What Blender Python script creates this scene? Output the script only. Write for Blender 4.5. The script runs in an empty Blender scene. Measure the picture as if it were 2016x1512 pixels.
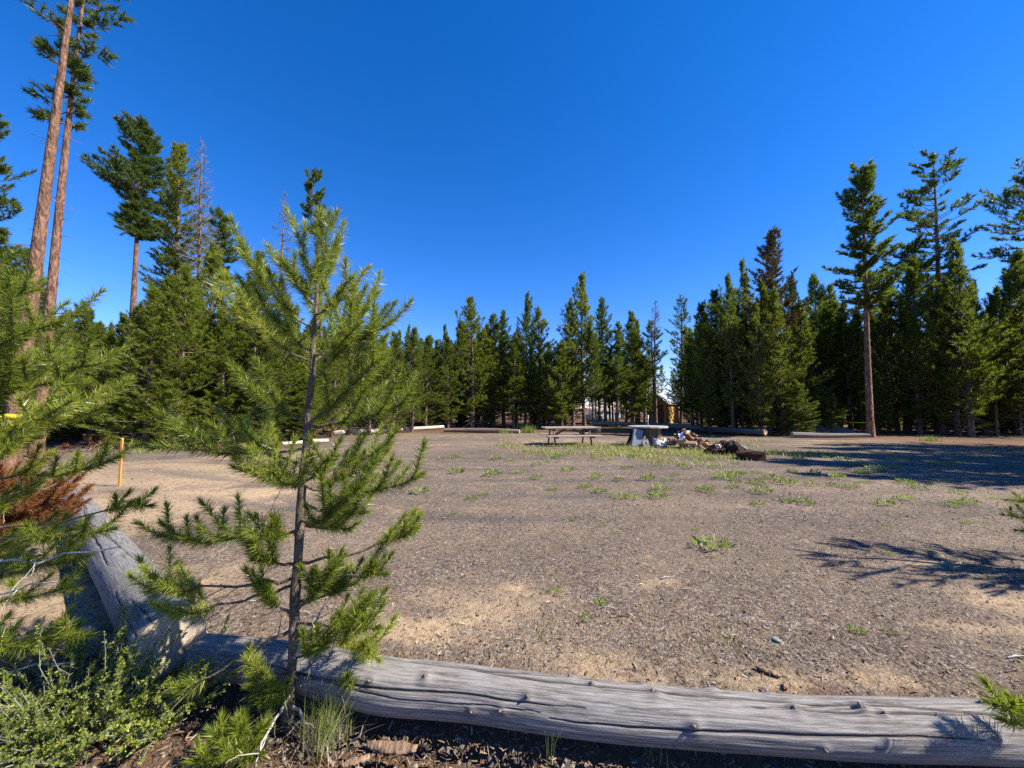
import bpy, math, random
import numpy as np
from mathutils import Vector, Matrix
R_ = math.radians
SC = bpy.context.scene
COL = SC.collection
rng = np.random.default_rng(11)
random.seed(5)

# ------------------------------------------------------------------ camera model
W, H, F = 2016.0, 1512.0, 757.0
CAMZ, PITCH = 1.6, math.atan((803 - 756) / 757.0)
CAM = np.array([0, 0, CAMZ])
def ray(px, py):
    u, v = (px - W / 2) / F, -(py - H / 2) / F
    c, s = math.cos(PITCH), math.sin(PITCH)
    return np.array([u, c - v * s, s + v * c])
def at_y(px, py, Y):
    d = ray(px, py); return CAM + d * (Y / d[1])
def at_z(px, py, z=0.0):
    d = ray(px, py); return CAM + d * ((z - CAMZ) / d[2])

# ------------------------------------------------------------------ noise
_perm = np.random.default_rng(3).random((256, 256))
def vnoise(x, y):
    x = np.asarray(x, float); y = np.asarray(y, float)
    xi = np.floor(x).astype(int); yi = np.floor(y).astype(int)
    fx = x - xi; fy = y - yi
    fx = fx * fx * (3 - 2 * fx); fy = fy * fy * (3 - 2 * fy)
    g = lambda a, b: _perm[a & 255, b & 255]
    return (g(xi, yi) * (1 - fx) + g(xi + 1, yi) * fx) * (1 - fy) + (g(xi, yi + 1) * (1 - fx) + g(xi + 1, yi + 1) * fx) * fy
def fbm(x, y, o=4):
    t, a, s = 0, 0.5, 1.0
    for k in range(o):
        t = t + a * vnoise(np.asarray(x) * s + 17 * k, np.asarray(y) * s + 31 * k); a *= .5; s *= 2.03
    return t

def gh(x, y):
    """height of the ground"""
    x = np.asarray(x, float); y = np.asarray(y, float)
    d = np.hypot(x, y)
    far = np.clip((d - 3) / 25, 0, 1)
    z = (fbm(x * .9, y * .9, 3) - .44) * .05 + (fbm(x * 4.1, y * 4.1, 3) - .44) * .03
    z = z + (fbm(x * .11 + 3, y * .11 + 5, 2) - .37) * .35 * far
    return z
def gz(x, y): return float(gh(x, y))

# ------------------------------------------------------------------ materials
class NT:
    def __init__(s, name):
        s.m = bpy.data.materials.new(name); s.m.use_nodes = True
        s.t = s.m.node_tree; s.n = s.t.nodes; s.l = s.t.links
        s.b = s.n['Principled BSDF']; s.out = s.n['Material Output']
        s.b.inputs['Specular IOR Level'].default_value = .25
    def new(s, t, **kw):
        n = s.n.new(t)
        for k, v in kw.items():
            if k in n.inputs: n.inputs[k].default_value = v
            else: setattr(n, k, v)
        return n
    def link(s, a, b): s.l.new(a, b)
    def ramp(s, fac, stops):
        r = s.n.new('ShaderNodeValToRGB'); e = r.color_ramp.elements
        while len(e) < len(stops): e.new(.5)
        for q, (p, c) in zip(e, stops):
            q.position = p; q.color = (*c, 1) if len(c) == 3 else c
        s.link(fac, r.inputs['Fac']); return r.outputs['Color']
    def noise(s, vec, scale, detail=4, rough=.55, dist=0):
        n = s.new('ShaderNodeTexNoise', Scale=scale, Detail=detail, Roughness=rough, Distortion=dist)
        if vec is not None: s.link(vec, n.inputs['Vector'])
        return n.outputs['Fac']
    def mix(s, fac, a, b, mode='MIX'):
        n = s.n.new('ShaderNodeMix'); n.data_type = 'RGBA'; n.blend_type = mode
        for sock, v in ((n.inputs[0], fac), (n.inputs[6], a), (n.inputs[7], b)):
            if hasattr(v, 'is_output'): s.link(v, sock)
            elif isinstance(v, (int, float)): sock.default_value = v
            else: sock.default_value = (*v, 1)
        return n.outputs[2]
    def math(s, op, a, b=0.0, c=None):
        n = s.n.new('ShaderNodeMath'); n.operation = op
        for i, v in enumerate((a, b) if c is None else (a, b, c)):
            if hasattr(v, 'is_output'): s.link(v, n.inputs[i])
            else: n.inputs[i].default_value = v
        return n.outputs[0]
    def mapped(s, vec, scale):
        n = s.n.new('ShaderNodeMapping'); n.inputs['Scale'].default_value = scale
        s.link(vec, n.inputs['Vector']); return n.outputs['Vector']
    def coord(s, w='Object'): return s.n.new('ShaderNodeTexCoord').outputs[w]
    def attr(s, name):
        n = s.n.new('ShaderNodeAttribute'); n.attribute_name = name; return n.outputs['Fac']
    def island(s): return s.n.new('ShaderNodeNewGeometry').outputs['Random Per Island']
    def objrand(s): return s.n.new('ShaderNodeObjectInfo').outputs['Random']
    def bump(s, h, strength=.5, dist=.01):
        n = s.new('ShaderNodeBump', Strength=strength, Distance=dist)
        s.link(h, n.inputs['Height']); s.link(n.outputs['Normal'], s.b.inputs['Normal'])
    def color(s, c, rough=.85):
        if hasattr(c, 'is_output'): s.link(c, s.b.inputs['Base Color'])
        else: s.b.inputs['Base Color'].default_value = (*c, 1)
        s.b.inputs['Roughness'].default_value = rough
        return s.m

def mat_needles(name, stops, lo=.0, hi=1.0, transl=.35, gloss=.3, tint=None, rough=.45):
    t = NT(name)
    v = t.math('ADD', t.math('MULTIPLY', t.island(), .62), t.math('MULTIPLY', t.objrand(), .38))
    c = t.ramp(v, stops)
    t.color(c, rough); t.b.inputs['Specular IOR Level'].default_value = gloss
    tr = t.new('ShaderNodeBsdfTranslucent'); t.link(t.mix(1, c, tint or (1.1, 1.15, .55), 'MULTIPLY'), tr.inputs['Color'])
    mx = t.new('ShaderNodeMixShader'); mx.inputs[0].default_value = transl
    t.link(t.b.outputs[0], mx.inputs[1]); t.link(tr.outputs[0], mx.inputs[2]); t.link(mx.outputs[0], t.out.inputs['Surface'])
    return t.m
def mat_bark(name, c1, c2, c3, scale=(14, 14, 3.5), bump=1.0, dist=.02):
    t = NT(name); co = t.coord()
    m = t.mapped(co, scale)
    n1 = t.noise(m, 1.0, 5, .65, .6)
    vor = t.new('ShaderNodeTexVoronoi', Scale=1.6); t.link(m, vor.inputs['Vector'])
    n2 = t.noise(co, 1.3, 2)
    c = t.ramp(n1, [(.38, c1), (.5, c2), (.63, c3)])
    c = t.mix(t.math('MULTIPLY', t.objrand(), .3), c, c1)
    c = t.mix(t.math('MULTIPLY', n2, .4), c, c3)
    t.bump(t.math('ADD', n1, t.math('MULTIPLY', vor.outputs['Distance'], .7)), bump, dist)
    return t.color(c, .9)
def mat_wood(name, c1, c2, c3, scale=(2, 30, 30), bump=.4, dist=.006, rough=.85, co='Object'):
    t = NT(name); m = t.mapped(t.coord(co), scale)
    n1 = t.noise(m, 1.0, 5, .65, .5); n2 = t.noise(t.coord(co), 2.2, 3)
    c = t.ramp(n1, [(.3, c1), (.5, c2), (.7, c3)])
    c = t.mix(t.math('MULTIPLY', n2, .45), c, c1)
    c = t.mix(t.math('MULTIPLY', t.objrand(), .3), c, c3)
    t.bump(n1, bump, dist)
    return t.color(c, rough)
def mat_plain(name, c, rough=.6, var=.15, sc=14, metallic=0, bump=0.2):
    t = NT(name); n = t.noise(t.coord(), sc, 4)
    d = tuple(x * (1 - var * 2) for x in c)
    t.b.inputs['Metallic'].default_value = metallic
    if bump: t.bump(n, bump, .004)
    return t.color(t.mix(n, c, d), rough)
def mat_chips(name, stops, rough=.9):
    t = NT(name); return t.color(t.ramp(t.island(), stops), rough)

M = {}
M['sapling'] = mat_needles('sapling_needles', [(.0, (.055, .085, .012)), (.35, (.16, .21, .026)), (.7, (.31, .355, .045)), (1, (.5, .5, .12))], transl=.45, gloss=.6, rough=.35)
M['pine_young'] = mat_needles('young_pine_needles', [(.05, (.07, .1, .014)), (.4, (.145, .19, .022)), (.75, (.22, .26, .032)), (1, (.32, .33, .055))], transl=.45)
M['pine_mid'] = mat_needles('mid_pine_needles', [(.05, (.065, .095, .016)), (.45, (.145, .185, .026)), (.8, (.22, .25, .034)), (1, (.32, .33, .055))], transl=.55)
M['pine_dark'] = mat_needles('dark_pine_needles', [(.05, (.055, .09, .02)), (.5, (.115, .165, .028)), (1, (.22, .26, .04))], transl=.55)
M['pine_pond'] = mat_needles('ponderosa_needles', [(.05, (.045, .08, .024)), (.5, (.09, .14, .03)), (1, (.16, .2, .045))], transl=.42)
M['rust'] = mat_needles('rust_needles', [(.0, (.1, .038, .016)), (.5, (.19, .075, .028)), (1, (.3, .15, .065))], transl=.25, gloss=.1)
M['rusty_crown'] = mat_needles('rusty_crown_needles', [(.0, (.03, .055, .016)), (.6, (.07, .1, .025)), (.76, (.12, .07, .03)), (1, (.19, .09, .045))], transl=.25)
M['shrub'] = mat_needles('shrub_leaves', [(.0, (.09, .12, .02)), (.5, (.22, .27, .045)), (.8, (.36, .41, .075)), (1, (.52, .54, .15))], transl=.35, gloss=.3)
M['weed'] = mat_needles('weed_leaves', [(.0, (.1, .15, .03)), (.5, (.2, .27, .055)), (1, (.36, .42, .13))], transl=.35)
M['grass'] = mat_needles('grass_blades', [(.0, (.13, .16, .04)), (.4, (.22, .26, .06)), (.7, (.33, .33, .1)), (1, (.5, .43, .2))], transl=.35)
M['tuft'] = mat_needles('tuft_blades', [(.0, (.08, .12, .025)), (.45, (.17, .22, .045)), (.7, (.3, .32, .1)), (1, (.45, .4, .24))], transl=.35)
M['dry'] = mat_needles('dry_grass', [(.0, (.2, .17, .12)), (.6, (.36, .31, .23)), (1, (.5, .45, .36))], transl=.2, gloss=.1)
M['bark_sap'] = mat_bark('sapling_bark', (.045, .032, .024), (.115, .088, .066), (.225, .18, .138), (60, 60, 25), .8, .006)
M['bark_pond'] = mat_bark('ponderosa_bark', (.03, .015, .01), (.17, .09, .055), (.34, .2, .135), (11, 11, 3.6), 1.0, .05)
M['bark_dark'] = mat_bark('lodgepole_bark', (.045, .03, .024), (.12, .08, .06), (.22, .16, .12), (16, 16, 4), .8, .02)
M['bark_red'] = mat_bark('red_bark', (.04, .018, .013), (.15, .075, .05), (.27, .155, .105), (12, 12, 3.5), 1, .04)
M['twig'] = mat_bark('dead_twigs', (.08, .074, .072), (.17, .16, .155), (.29, .275, .268), (30, 30, 12), .4, .004)
M['twig_pale'] = mat_bark('grey_twigs', (.2, .18, .17), (.36, .34, .32), (.55, .53, .5), (40, 40, 14), .4, .004)

# weathered log: uses the uv map (u metres along, v metres round)
def mat_log(name, dark, mid, pale, warm):
    t = NT(name); uv = t.coord('UV')
    n1 = t.noise(t.mapped(uv, (4.5, 110, 1)), 1.0, 6, .75, .7)
    n2 = t.noise(t.mapped(uv, (1.6, 12, 1)), 1.0, 5, .65, 1.2)
    n3 = t.noise(uv, 3.5, 4, .6)
    n4 = t.noise(t.mapped(uv, (14, 160, 1)), 1.0, 3, .6)
    c = t.ramp(n1, [(.34, dark), (.48, mid), (.62, pale)])
    c = t.mix(t.math('MULTIPLY', t.math('GREATER_THAN', n4, .61), .4), c, dark)
    c = t.mix(t.ramp(n2, [(.42, (0, 0, 0)), (.66, (.55, .55, .55))]), c, pale)
    c = t.mix(t.ramp(n3, [(.52, (0, 0, 0)), (.78, (.35, .35, .35))]), c, warm)
    c = t.mix(t.attr('crack'), c, (.02, .016, .014))
    t.bump(t.math('ADD', n1, t.math('MULTIPLY', n4, .5)), .6, .006)
    return t.color(c, .8)
M['log'] = mat_log('weathered_log', (.055, .05, .046), (.155, .145, .135), (.305, .287, .27), (.17, .135, .105))
M['log_big'] = mat_log('big_weathered_log', (.05, .048, .047), (.145, .139, .135), (.26, .25, .243), (.15, .12, .093))
M['log_pale'] = mat_log('bleached_log', (.22, .19, .16), (.4, .36, .31), (.56, .52, .46), (.36, .3, .23))
M['log_dark'] = mat_log('dark_log', (.06, .055, .055), (.12, .11, .105), (.2, .185, .175), (.13, .09, .06))
M['log_brown'] = mat_log('brown_log', (.08, .05, .035), (.17, .115, .08), (.28, .22, .18), (.16, .09, .05))
def mat_cut(name, c1, c2):
    t = NT(name); co = t.coord('UV')
    w = t.new('ShaderNodeTexWave', Scale=9.0, Distortion=2.5); w.wave_type = 'RINGS'; w.rings_direction = 'SPHERICAL'
    w.inputs['Detail'].default_value = 3
    t.link(co, w.inputs['Vector'])
    n = t.noise(co, 9, 4)
    c = t.mix(w.outputs['Fac'], c1, c2); c = t.mix(t.math('MULTIPLY', n, .6), c, tuple(x * .6 for x in c1))
    t.bump(w.outputs['Fac'], .3, .004)
    return t.color(c, .9)
M['cut'] = mat_cut('sawn_end', (.5, .42, .32), (.36, .28, .2))
M['cut_fresh'] = mat_cut('fresh_sawn_end', (.55, .38, .2), (.42, .26, .12))

# ------------------------------------------------------------------ mesh helpers
def make_mesh(name, V, tris=None, quads=None, mat=None, uv=None, attrs=None, smooth=False):
    V = np.asarray(V, np.float32).reshape(-1, 3)
    me = bpy.data.meshes.new(name)
    loops = []; starts = []; tot = []
    n = 0
    for Fc, k in ((tris, 3), (quads, 4)):
        if Fc is None or len(Fc) == 0: continue
        Fc = np.asarray(Fc, np.int32).reshape(-1, k)
        loops.append(Fc.ravel()); starts.append(n + np.arange(len(Fc)) * k); tot.append(np.full(len(Fc), k))
        n += Fc.size
    loops = np.concatenate(loops).astype(np.int32); starts = np.concatenate(starts).astype(np.int32); tot = np.concatenate(tot).astype(np.int32)
    me.vertices.add(len(V)); me.vertices.foreach_set('co', V.ravel())
    me.loops.add(len(loops)); me.loops.foreach_set('vertex_index', loops)
    me.polygons.add(len(starts)); me.polygons.foreach_set('loop_start', starts); me.polygons.foreach_set('loop_total', tot)
    if smooth: me.polygons.foreach_set('use_smooth', np.ones(len(starts), bool))
    if uv is not None:
        l = me.uv_layers.new(name='UVMap'); l.data.foreach_set('uv', np.asarray(uv, np.float32)[loops].ravel())
    for k, a in (attrs or {}).items():
        at = me.attributes.new(k, 'FLOAT', 'POINT'); at.data.foreach_set('value', np.asarray(a, np.float32).ravel())
    me.update(calc_edges=True)
    if mat is not None: me.materials.append(M[mat] if isinstance(mat, str) else mat)
    return me
def link(name, me, parent=None, loc=None):
    o = bpy.data.objects.new(name, me); COL.objects.link(o)
    if parent is not None: o.parent = parent
    if loc is not None: o.location = loc
    return o
def tag(o, label=None, cat=None, group=None, kind=None):
    if label: o['label'] = label
    if cat: o['category'] = cat
    if group: o['group'] = group
    if kind: o['kind'] = kind
    return o
def empty(name, loc, label, cat, group=None, rz=0):
    o = bpy.data.objects.new(name, None); COL.objects.link(o)
    o.location = loc; o.rotation_euler = (0, 0, rz); o.empty_display_size = .1
    return tag(o, label, cat, group)

def norm(a): return a / np.maximum(np.linalg.norm(a, axis=-1, keepdims=True), 1e-9)
def frames(T):
    up = np.where(np.abs(T[..., 2:3]) > .9, np.array([1., 0, 0]), np.array([0, 0, 1.]))
    A = norm(np.cross(up, T)); return A, np.cross(T, A)
def tubes(P, Rd, k=5):
    """P [N,S,3], Rd [N,S] -> verts, quads of N open tubes"""
    P = np.asarray(P, float); N, S, _ = P.shape
    T = np.empty_like(P); T[:, 1:-1] = P[:, 2:] - P[:, :-2]; T[:, 0] = P[:, 1] - P[:, 0]; T[:, -1] = P[:, -1] - P[:, -2]
    A, B = frames(norm(T))
    an = np.arange(k) * 2 * math.pi / k
    V = P[:, :, None] + Rd[:, :, None, None] * (np.cos(an)[:, None] * A[:, :, None] + np.sin(an)[:, None] * B[:, :, None])
    i = np.arange(N * S * k).reshape(N, S, k); j = np.roll(i, -1, 2)
    Q = np.stack([i[:, :-1], j[:, :-1], j[:, 1:], i[:, 1:]], -1).reshape(-1, 4)
    return V.reshape(-1, 3), Q
def merge(parts):
    """[(V, faces)] of the same face size"""
    V, Fs, n = [], [], 0
    for v, f in parts:
        V.append(v); Fs.append(np.asarray(f) + n); n += len(v)
    return np.concatenate(V), np.concatenate(Fs)

def needles(P0, D, L, per, nl, nw, a0=25, a1=60, g=rng, s0=.05, curve=None):
    """bottlebrush shoots: P0 [N,3] start, D [N,3] unit axis, L [N]; one thin triangle per needle"""
    N = len(P0); K = N * per
    s = s0 + (1.02 - s0) * g.random(K)
    p = np.repeat(P0, per, 0); d = np.repeat(D, per, 0); l = np.repeat(L, per)
    A, B = frames(d)
    ph = g.random(K) * 2 * math.pi
    rad = np.cos(ph)[:, None] * A + np.sin(ph)[:, None] * B
    ang = np.radians(a0 + (a1 - a0) * g.random(K)) * np.where(s > .93, .55, 1.0)
    nd = np.cos(ang)[:, None] * d + np.sin(ang)[:, None] * rad
    base = p + d * (s * l)[:, None]
    ln = nl * (.7 + .6 * g.random(K))
    tip = base + nd * ln[:, None]
    side = norm(np.cross(nd, g.normal(size=(K, 3)))) * (nw * .5)
    V = np.stack([base - side, base + side, tip], 1).reshape(-1, 3)
    return V, np.arange(3 * K).reshape(-1, 3)

# ------------------------------------------------------------------ trees of the middle and far distance
def interp(tab, t):
    xs, ys = zip(*tab); return np.interp(t, xs, ys)
def gen_tree(seed, Ht, cb, prof, nb, e0=0, e1=60, up=.25, lat=8, latk=.45, smin=.25, per=16, nl=.13, nw=.02, shl=.34,
             r0=None, dead=0, asym=None, trunk_top=1.0, lean=(0, 0), wob=.1, bare=0, gapp=.0, droop=0, foliage=True):
    g = np.random.default_rng(seed)
    r0 = r0 or Ht * .012
    # trunk
    S = 14; ts = np.linspace(0, trunk_top, S)
    w1, w2 = g.random(2) * 6
    def axis(t):
        t = np.asarray(t, float)
        x = lean[0] * t * Ht + wob * (np.sin(t * 4 + w1) - math.sin(w1)); y = lean[1] * t * Ht + wob * (np.sin(t * 3.3 + w2) - math.sin(w2))
        return np.stack([x, y, t * Ht], -1)
    Pt = axis(ts); Pt[0, 2] -= .12
    rt = r0 * (1 - ts) ** .8 + .008; rt[0] *= 1.25
    tv, tq = tubes(Pt[None], rt[None], 9)
    # branches
    N = nb
    u = (np.arange(N) + g.random(N)) / N
    u = 1 - (1 - u) ** .9
    wn = max(5, int(N / 5)); u = np.where(g.random(N) < .6, np.round(u * wn) / wn, u)     # whorls
    u = np.clip(u, .0, .985)
    t = cb + (1 - cb) * u
    az = g.random(N) * 2 * math.pi
    L = interp(prof, u) * (.45 + .78 * g.random(N))
    if asym is not None:
        L = L * (1 + asym[0] * np.cos(az - asym[1]))
    if gapp:
        L = L * np.where(fbm(u * 9 + seed, az * .8) < gapp, .35, 1.0)
    L = np.maximum(L, .16)
    el = np.radians(e0 + (e1 - e0) * u ** 1.2 + g.normal(size=N) * 9)
    root = axis(t)
    hd = np.stack([np.cos(az), np.sin(az), np.zeros(N)], -1)
    Sb = 5; s = np.linspace(0, 1, Sb)
    upk = up * (.6 + .8 * g.random(N))
    def bpt(s):  # s [N,m]
        z = np.sin(el)[:, None] * s + (upk[:, None] * s ** 2 - droop * s * (1 - .3 * s))
        return root[:, None] + L[:, None, None] * (np.cos(el)[:, None, None] * s[..., None] * hd[:, None] + z[..., None] * np.array([0, 0, 1.]))
    Pb = bpt(np.repeat(s[None], N, 0))
    rb = (np.interp(t, ts, rt) * .28 + .006)[:, None] * (1 - .85 * s)[None]
    bv, bq = tubes(Pb, np.minimum(rb, (L * .03 + .006)[:, None]) if foliage else np.maximum(rb, .012), 4)
    wood = [(tv, tq)]; twig = [(bv, bq)]
    if bare:
        nbare = bare; tb = cb * (.35 + .65 * g.random(nbare)); azb = g.random(nbare) * 6.283
        Lb = (.3 + .9 * g.random(nbare)) * max(.5, interp(prof, .1)) * .7
        hb = np.stack([np.cos(azb), np.sin(azb), -.25 + .5 * g.random(nbare)], -1)
        q = axis(tb)[:, None] + (hb * Lb[:, None])[:, None] * s[None, :, None] + np.array([0, 0, 1.]) * (-.18 * Lb[:, None] * s[None] ** 2)[..., None]
        wood_b = tubes(q, (.016 * (1 - .8 * s))[None].repeat(nbare, 0), 3); twig.append(wood_b)
    # laterals
    Mx = lat
    sj = smin + (1 - smin) * (np.arange(Mx)[None] + g.random((N, Mx))) / Mx
    keep = g.random((N, Mx)) < np.clip(L / (np.percentile(L, 75) + .01) * .9 + .25, .2, 1)[:, None]
    bp = bpt(sj); bp2 = bpt(sj + .03)
    tan = norm(bp2 - bp)
    side = norm(np.cross(tan, np.array([0, 0, 1.]))) * np.where((np.arange(Mx) % 2) == 0, 1, -1)[None, :, None]
    an = np.radians(35 + 30 * g.random((N, Mx)))[..., None]
    ld = np.cos(an) * tan + np.sin(an) * side + np.array([0, 0, 1.]) * (g.random((N, Mx)) * .7 - .12 + .25 * u[:, None])[..., None]
    ld = norm(ld)
    ll = (latk * L[:, None] * (1.05 - sj) + .12) * (.6 + .7 * g.random((N, Mx)))
    ll = np.minimum(ll, 1.2)
    k = keep.ravel()
    lp, ldd, lln = bp.reshape(-1, 3)[k], ld.reshape(-1, 3)[k], ll.ravel()[k]
    # long laterals carry two or more shoots
    P0, D0, L0 = [lp + ldd * (np.maximum(lln - shl, 0))[:, None]], [ldd], [np.minimum(lln, shl)]
    big = lln > shl * 1.25
    for q in range(2):
        b = big if q == 0 else lln > shl * 2.0
        if b.any():
            dd = norm(ldd[b] + g.normal(size=(b.sum(), 3)) * .55 + np.array([0, 0, .2]))
            P0.append(lp[b] + ldd[b] * (lln[b] * (.35 + .25 * q))[:, None]); D0.append(dd); L0.append(np.full(b.sum(), shl * .8))
    # branch ends and leader
    e = bpt(np.full((N, 1), .82))[:, 0]; e2 = bpt(np.ones((N, 1)))[:, 0]
    P0.append(e); D0.append(norm(e2 - e + np.array([0, 0, .04]))); L0.append(np.maximum(np.linalg.norm(e2 - e, axis=1), shl * .6))
    if trunk_top >= 1:
        P0.append(axis(np.array([.965, .98]))); D0.append(np.array([[0, 0, 1.], [0, 0, 1.]])); L0.append(np.array([Ht * .04, Ht * .03]))
    P0, D0, L0 = np.concatenate(P0), np.concatenate(D0), np.concatenate(L0)
    sv = np.linspace(0, 1, 2)
    tw = tubes(lp[:, None] + (ldd * lln[:, None])[:, None] * sv[None, :, None], np.full((len(lp), 2), .006) * np.array([1, .4]), 3)
    
    if not foliage:
        tw = tubes(lp[:, None] + (ldd * lln[:, None])[:, None] * sv[None, :, None], np.full((len(lp), 2), .011) * np.array([1, .5]), 3)
        sub = []
        for q in range(3):
            dd = norm(ldd + g.normal(size=ldd.shape) * .6 - np.array([0, 0, .2])); st_ = lp + ldd * (lln * (.3 + .22 * q))[:, None]
            sub.append(tubes(np.stack([st_, st_ + dd * (lln * .55)[:, None]], 1), np.full((len(lp), 2), .008) * np.array([1, .4]), 3))
        twig += sub
    twig.append(tw)
    out = {'trunk': merge(wood), 'twig': merge(twig)}
    if foliage:
        out['fol'] = needles(P0, D0, L0, per, nl, nw, 20, 65, g)
    return out

def tree_meshes(key, bark, fol, **kw):
    d = gen_tree(**kw)
    tm = make_mesh(key + '_trunk', *d['trunk'][:1], quads=d['trunk'][1], mat=bark, smooth=True)
    tw = make_mesh(key + '_limbs', d['twig'][0], quads=d['twig'][1], mat='twig' if 'fol' not in d else bark)
    cm = None
    if 'fol' in d:
        v = np.concatenate([d['fol'][0], d['twig'][0]]); q = d['twig'][1] + len(d['fol'][0])
        cm = make_mesh(key + '_crown', v, tris=d['fol'][1], quads=q, mat=fol)
        cm.materials.append(M[bark]); mi = np.zeros(len(cm.polygons), np.int32); mi[len(d['fol'][1]):] = 1
        cm.polygons.foreach_set('material_index', mi)
    else: cm = tw
    return tm, cm
def place_tree(name, tm, cm, loc, label, cat, group=None, rz=0, sc=(1, 1, 1), crown='crown'):
    e = empty(name, loc, label, cat, group, rz); e.scale = sc
    link('trunk', tm, e); link(crown, cm, e)
    return e

# prototypes for the treeline: slim young lodgepole pines
PROTO = {}
cone = [(0, .55), (.15, .82), (.4, .84), (.6, .6), (.8, .33), (.92, .17), (1, .05)]
cone2 = [(0, .45), (.2, .7), (.5, .8), (.7, .62), (.86, .3), (.94, .15), (1, .05)]
slim = [(0, .6), (.25, .75), (.55, .55), (.8, .32), (1, .06)]
irr = [(0, .7), (.2, 1.05), (.35, .75), (.55, .8), (.75, .4), (1, .07)]
k = 0
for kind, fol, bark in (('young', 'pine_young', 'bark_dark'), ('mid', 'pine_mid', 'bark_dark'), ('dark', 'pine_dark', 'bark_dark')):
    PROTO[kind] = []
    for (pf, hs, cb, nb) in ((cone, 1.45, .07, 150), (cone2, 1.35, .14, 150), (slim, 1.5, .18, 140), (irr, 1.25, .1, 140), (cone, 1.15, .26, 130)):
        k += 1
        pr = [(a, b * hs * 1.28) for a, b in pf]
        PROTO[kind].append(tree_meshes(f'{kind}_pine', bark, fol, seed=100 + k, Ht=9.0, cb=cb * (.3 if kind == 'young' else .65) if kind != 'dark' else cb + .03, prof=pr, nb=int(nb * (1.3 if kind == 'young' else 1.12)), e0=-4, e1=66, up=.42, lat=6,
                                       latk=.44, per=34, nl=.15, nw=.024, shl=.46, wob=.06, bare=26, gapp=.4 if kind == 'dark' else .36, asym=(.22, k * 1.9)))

TREES = []
def proto_tree(kind, px, Y, top, label, group, widen=1.0, which=None, name='pine_tree'):
    i = which if which is not None else random.randrange(5)
    tm, cm = PROTO[kind][i]
    x = (px - W / 2) / F * Y * 1.0
    x = at_y(px, 803, Y)[0]
    zt = at_y(px, top, Y)[2]; z0 = gz(x, Y)
    h = zt - z0
    s = h / 9.0; w = s ** .6 * widen * random.uniform(.74, 1.16); w2 = w * random.uniform(.86, 1.14)
    e = place_tree(name, tm, cm, (x, Y, z0 - .03), label, 'tree', group, random.uniform(0, 6.28), (w, w2, s))
    e.rotation_euler = (random.uniform(-.02, .02), random.uniform(-.02, .02), e.rotation_euler[2])
    TREES.append((x, Y)); return e

GL = 'young pines in the treeline left of the clearing'
GC = 'pines in the treeline behind the picnic table'
GR = 'dark pines in the shaded stand right of the clearing'
LL = 'bright green young pine in the sunlit treeline on the left edge of the clearing'
LC = 'slim green pine in the treeline straight behind the picnic table'
LR = 'dark green pine in the shaded stand behind the log pile and sand heap'
UNI = {}
# ---- left: front row, lit
left_row = [(215, 17.5, 655), (252, 16.5, 612), (290, 15.6, 575), (318, 17, 548), (345, 16.0, 528), (378, 18, 560), (404, 20, 488), (436, 17, 612), (468, 19, 560),
            (492, 18, 505), (524, 17.5, 640), (556, 19, 590), (600, 20, 660), (655, 21, 645), (690, 23, 562), (728, 24, 640), (752, 23, 672), (782, 25, 655), (812, 26, 650),
            (180, 19, 640), (160, 22, 600), (118, 20, 618), (88, 21, 600), (52, 18, 500), (22, 16, 545), (-20, 17, 560), (135, 26, 640), (228, 27, 622), (-60, 20, 520), (75, 25, 575), (-10, 24, 500), (-90, 16, 560)]
for (px, Y, top) in left_row:
    kd = 'young' if 240 < px < 620 else 'mid'
    if px in (160, 690): kd = 'dark'
    proto_tree(kd, px, Y, top, LL, GL, widen=1.3 if Y < 20 else 1.1)
# ---- centre
for (px, Y, top, kd) in [(838, 29, 668, 'mid'), (862, 32, 690, 'mid'), (882, 30, 668, 'mid'), (905, 33, 640, 'mid'), (930, 31, 590, 'mid'), (950, 32, 650, 'mid'), (972, 33, 625, 'mid'), (992, 35, 618, 'dark'),
             (1012, 31, 680, 'mid'), (1034, 32, 585, 'dark'), (1060, 33, 610, 'mid'), (1082, 31, 680, 'mid'), (1106, 30, 672, 'young'), (1128, 32, 598, 'dark'), (1150, 31, 545, 'mid'), (1168, 30, 640, 'young'),
             (1192, 34, 594, 'dark'), (1180, 36, 660, 'mid'), (1206, 38, 690, 'mid'), (1216, 33, 640, 'young'), (1244, 34, 618, 'mid'), (1258, 38, 668, 'mid'), (1380, 30, 640, 'mid'), (1396, 26, 600, 'dark'), (1364, 29, 668, 'dark'), (1268, 37, 700, 'mid'), (1200, 41, 700, 'mid'), (1232, 40, 690, 'mid'), (1172, 42, 720, 'young')]:
    proto_tree(kd if not 1160 < px < 1222 else 'dark', px, Y, top, LC, GC, widen=1.3 if kd != 'dark' else 1.15, which=4 if 1135 < px < 1225 else None)
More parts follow.
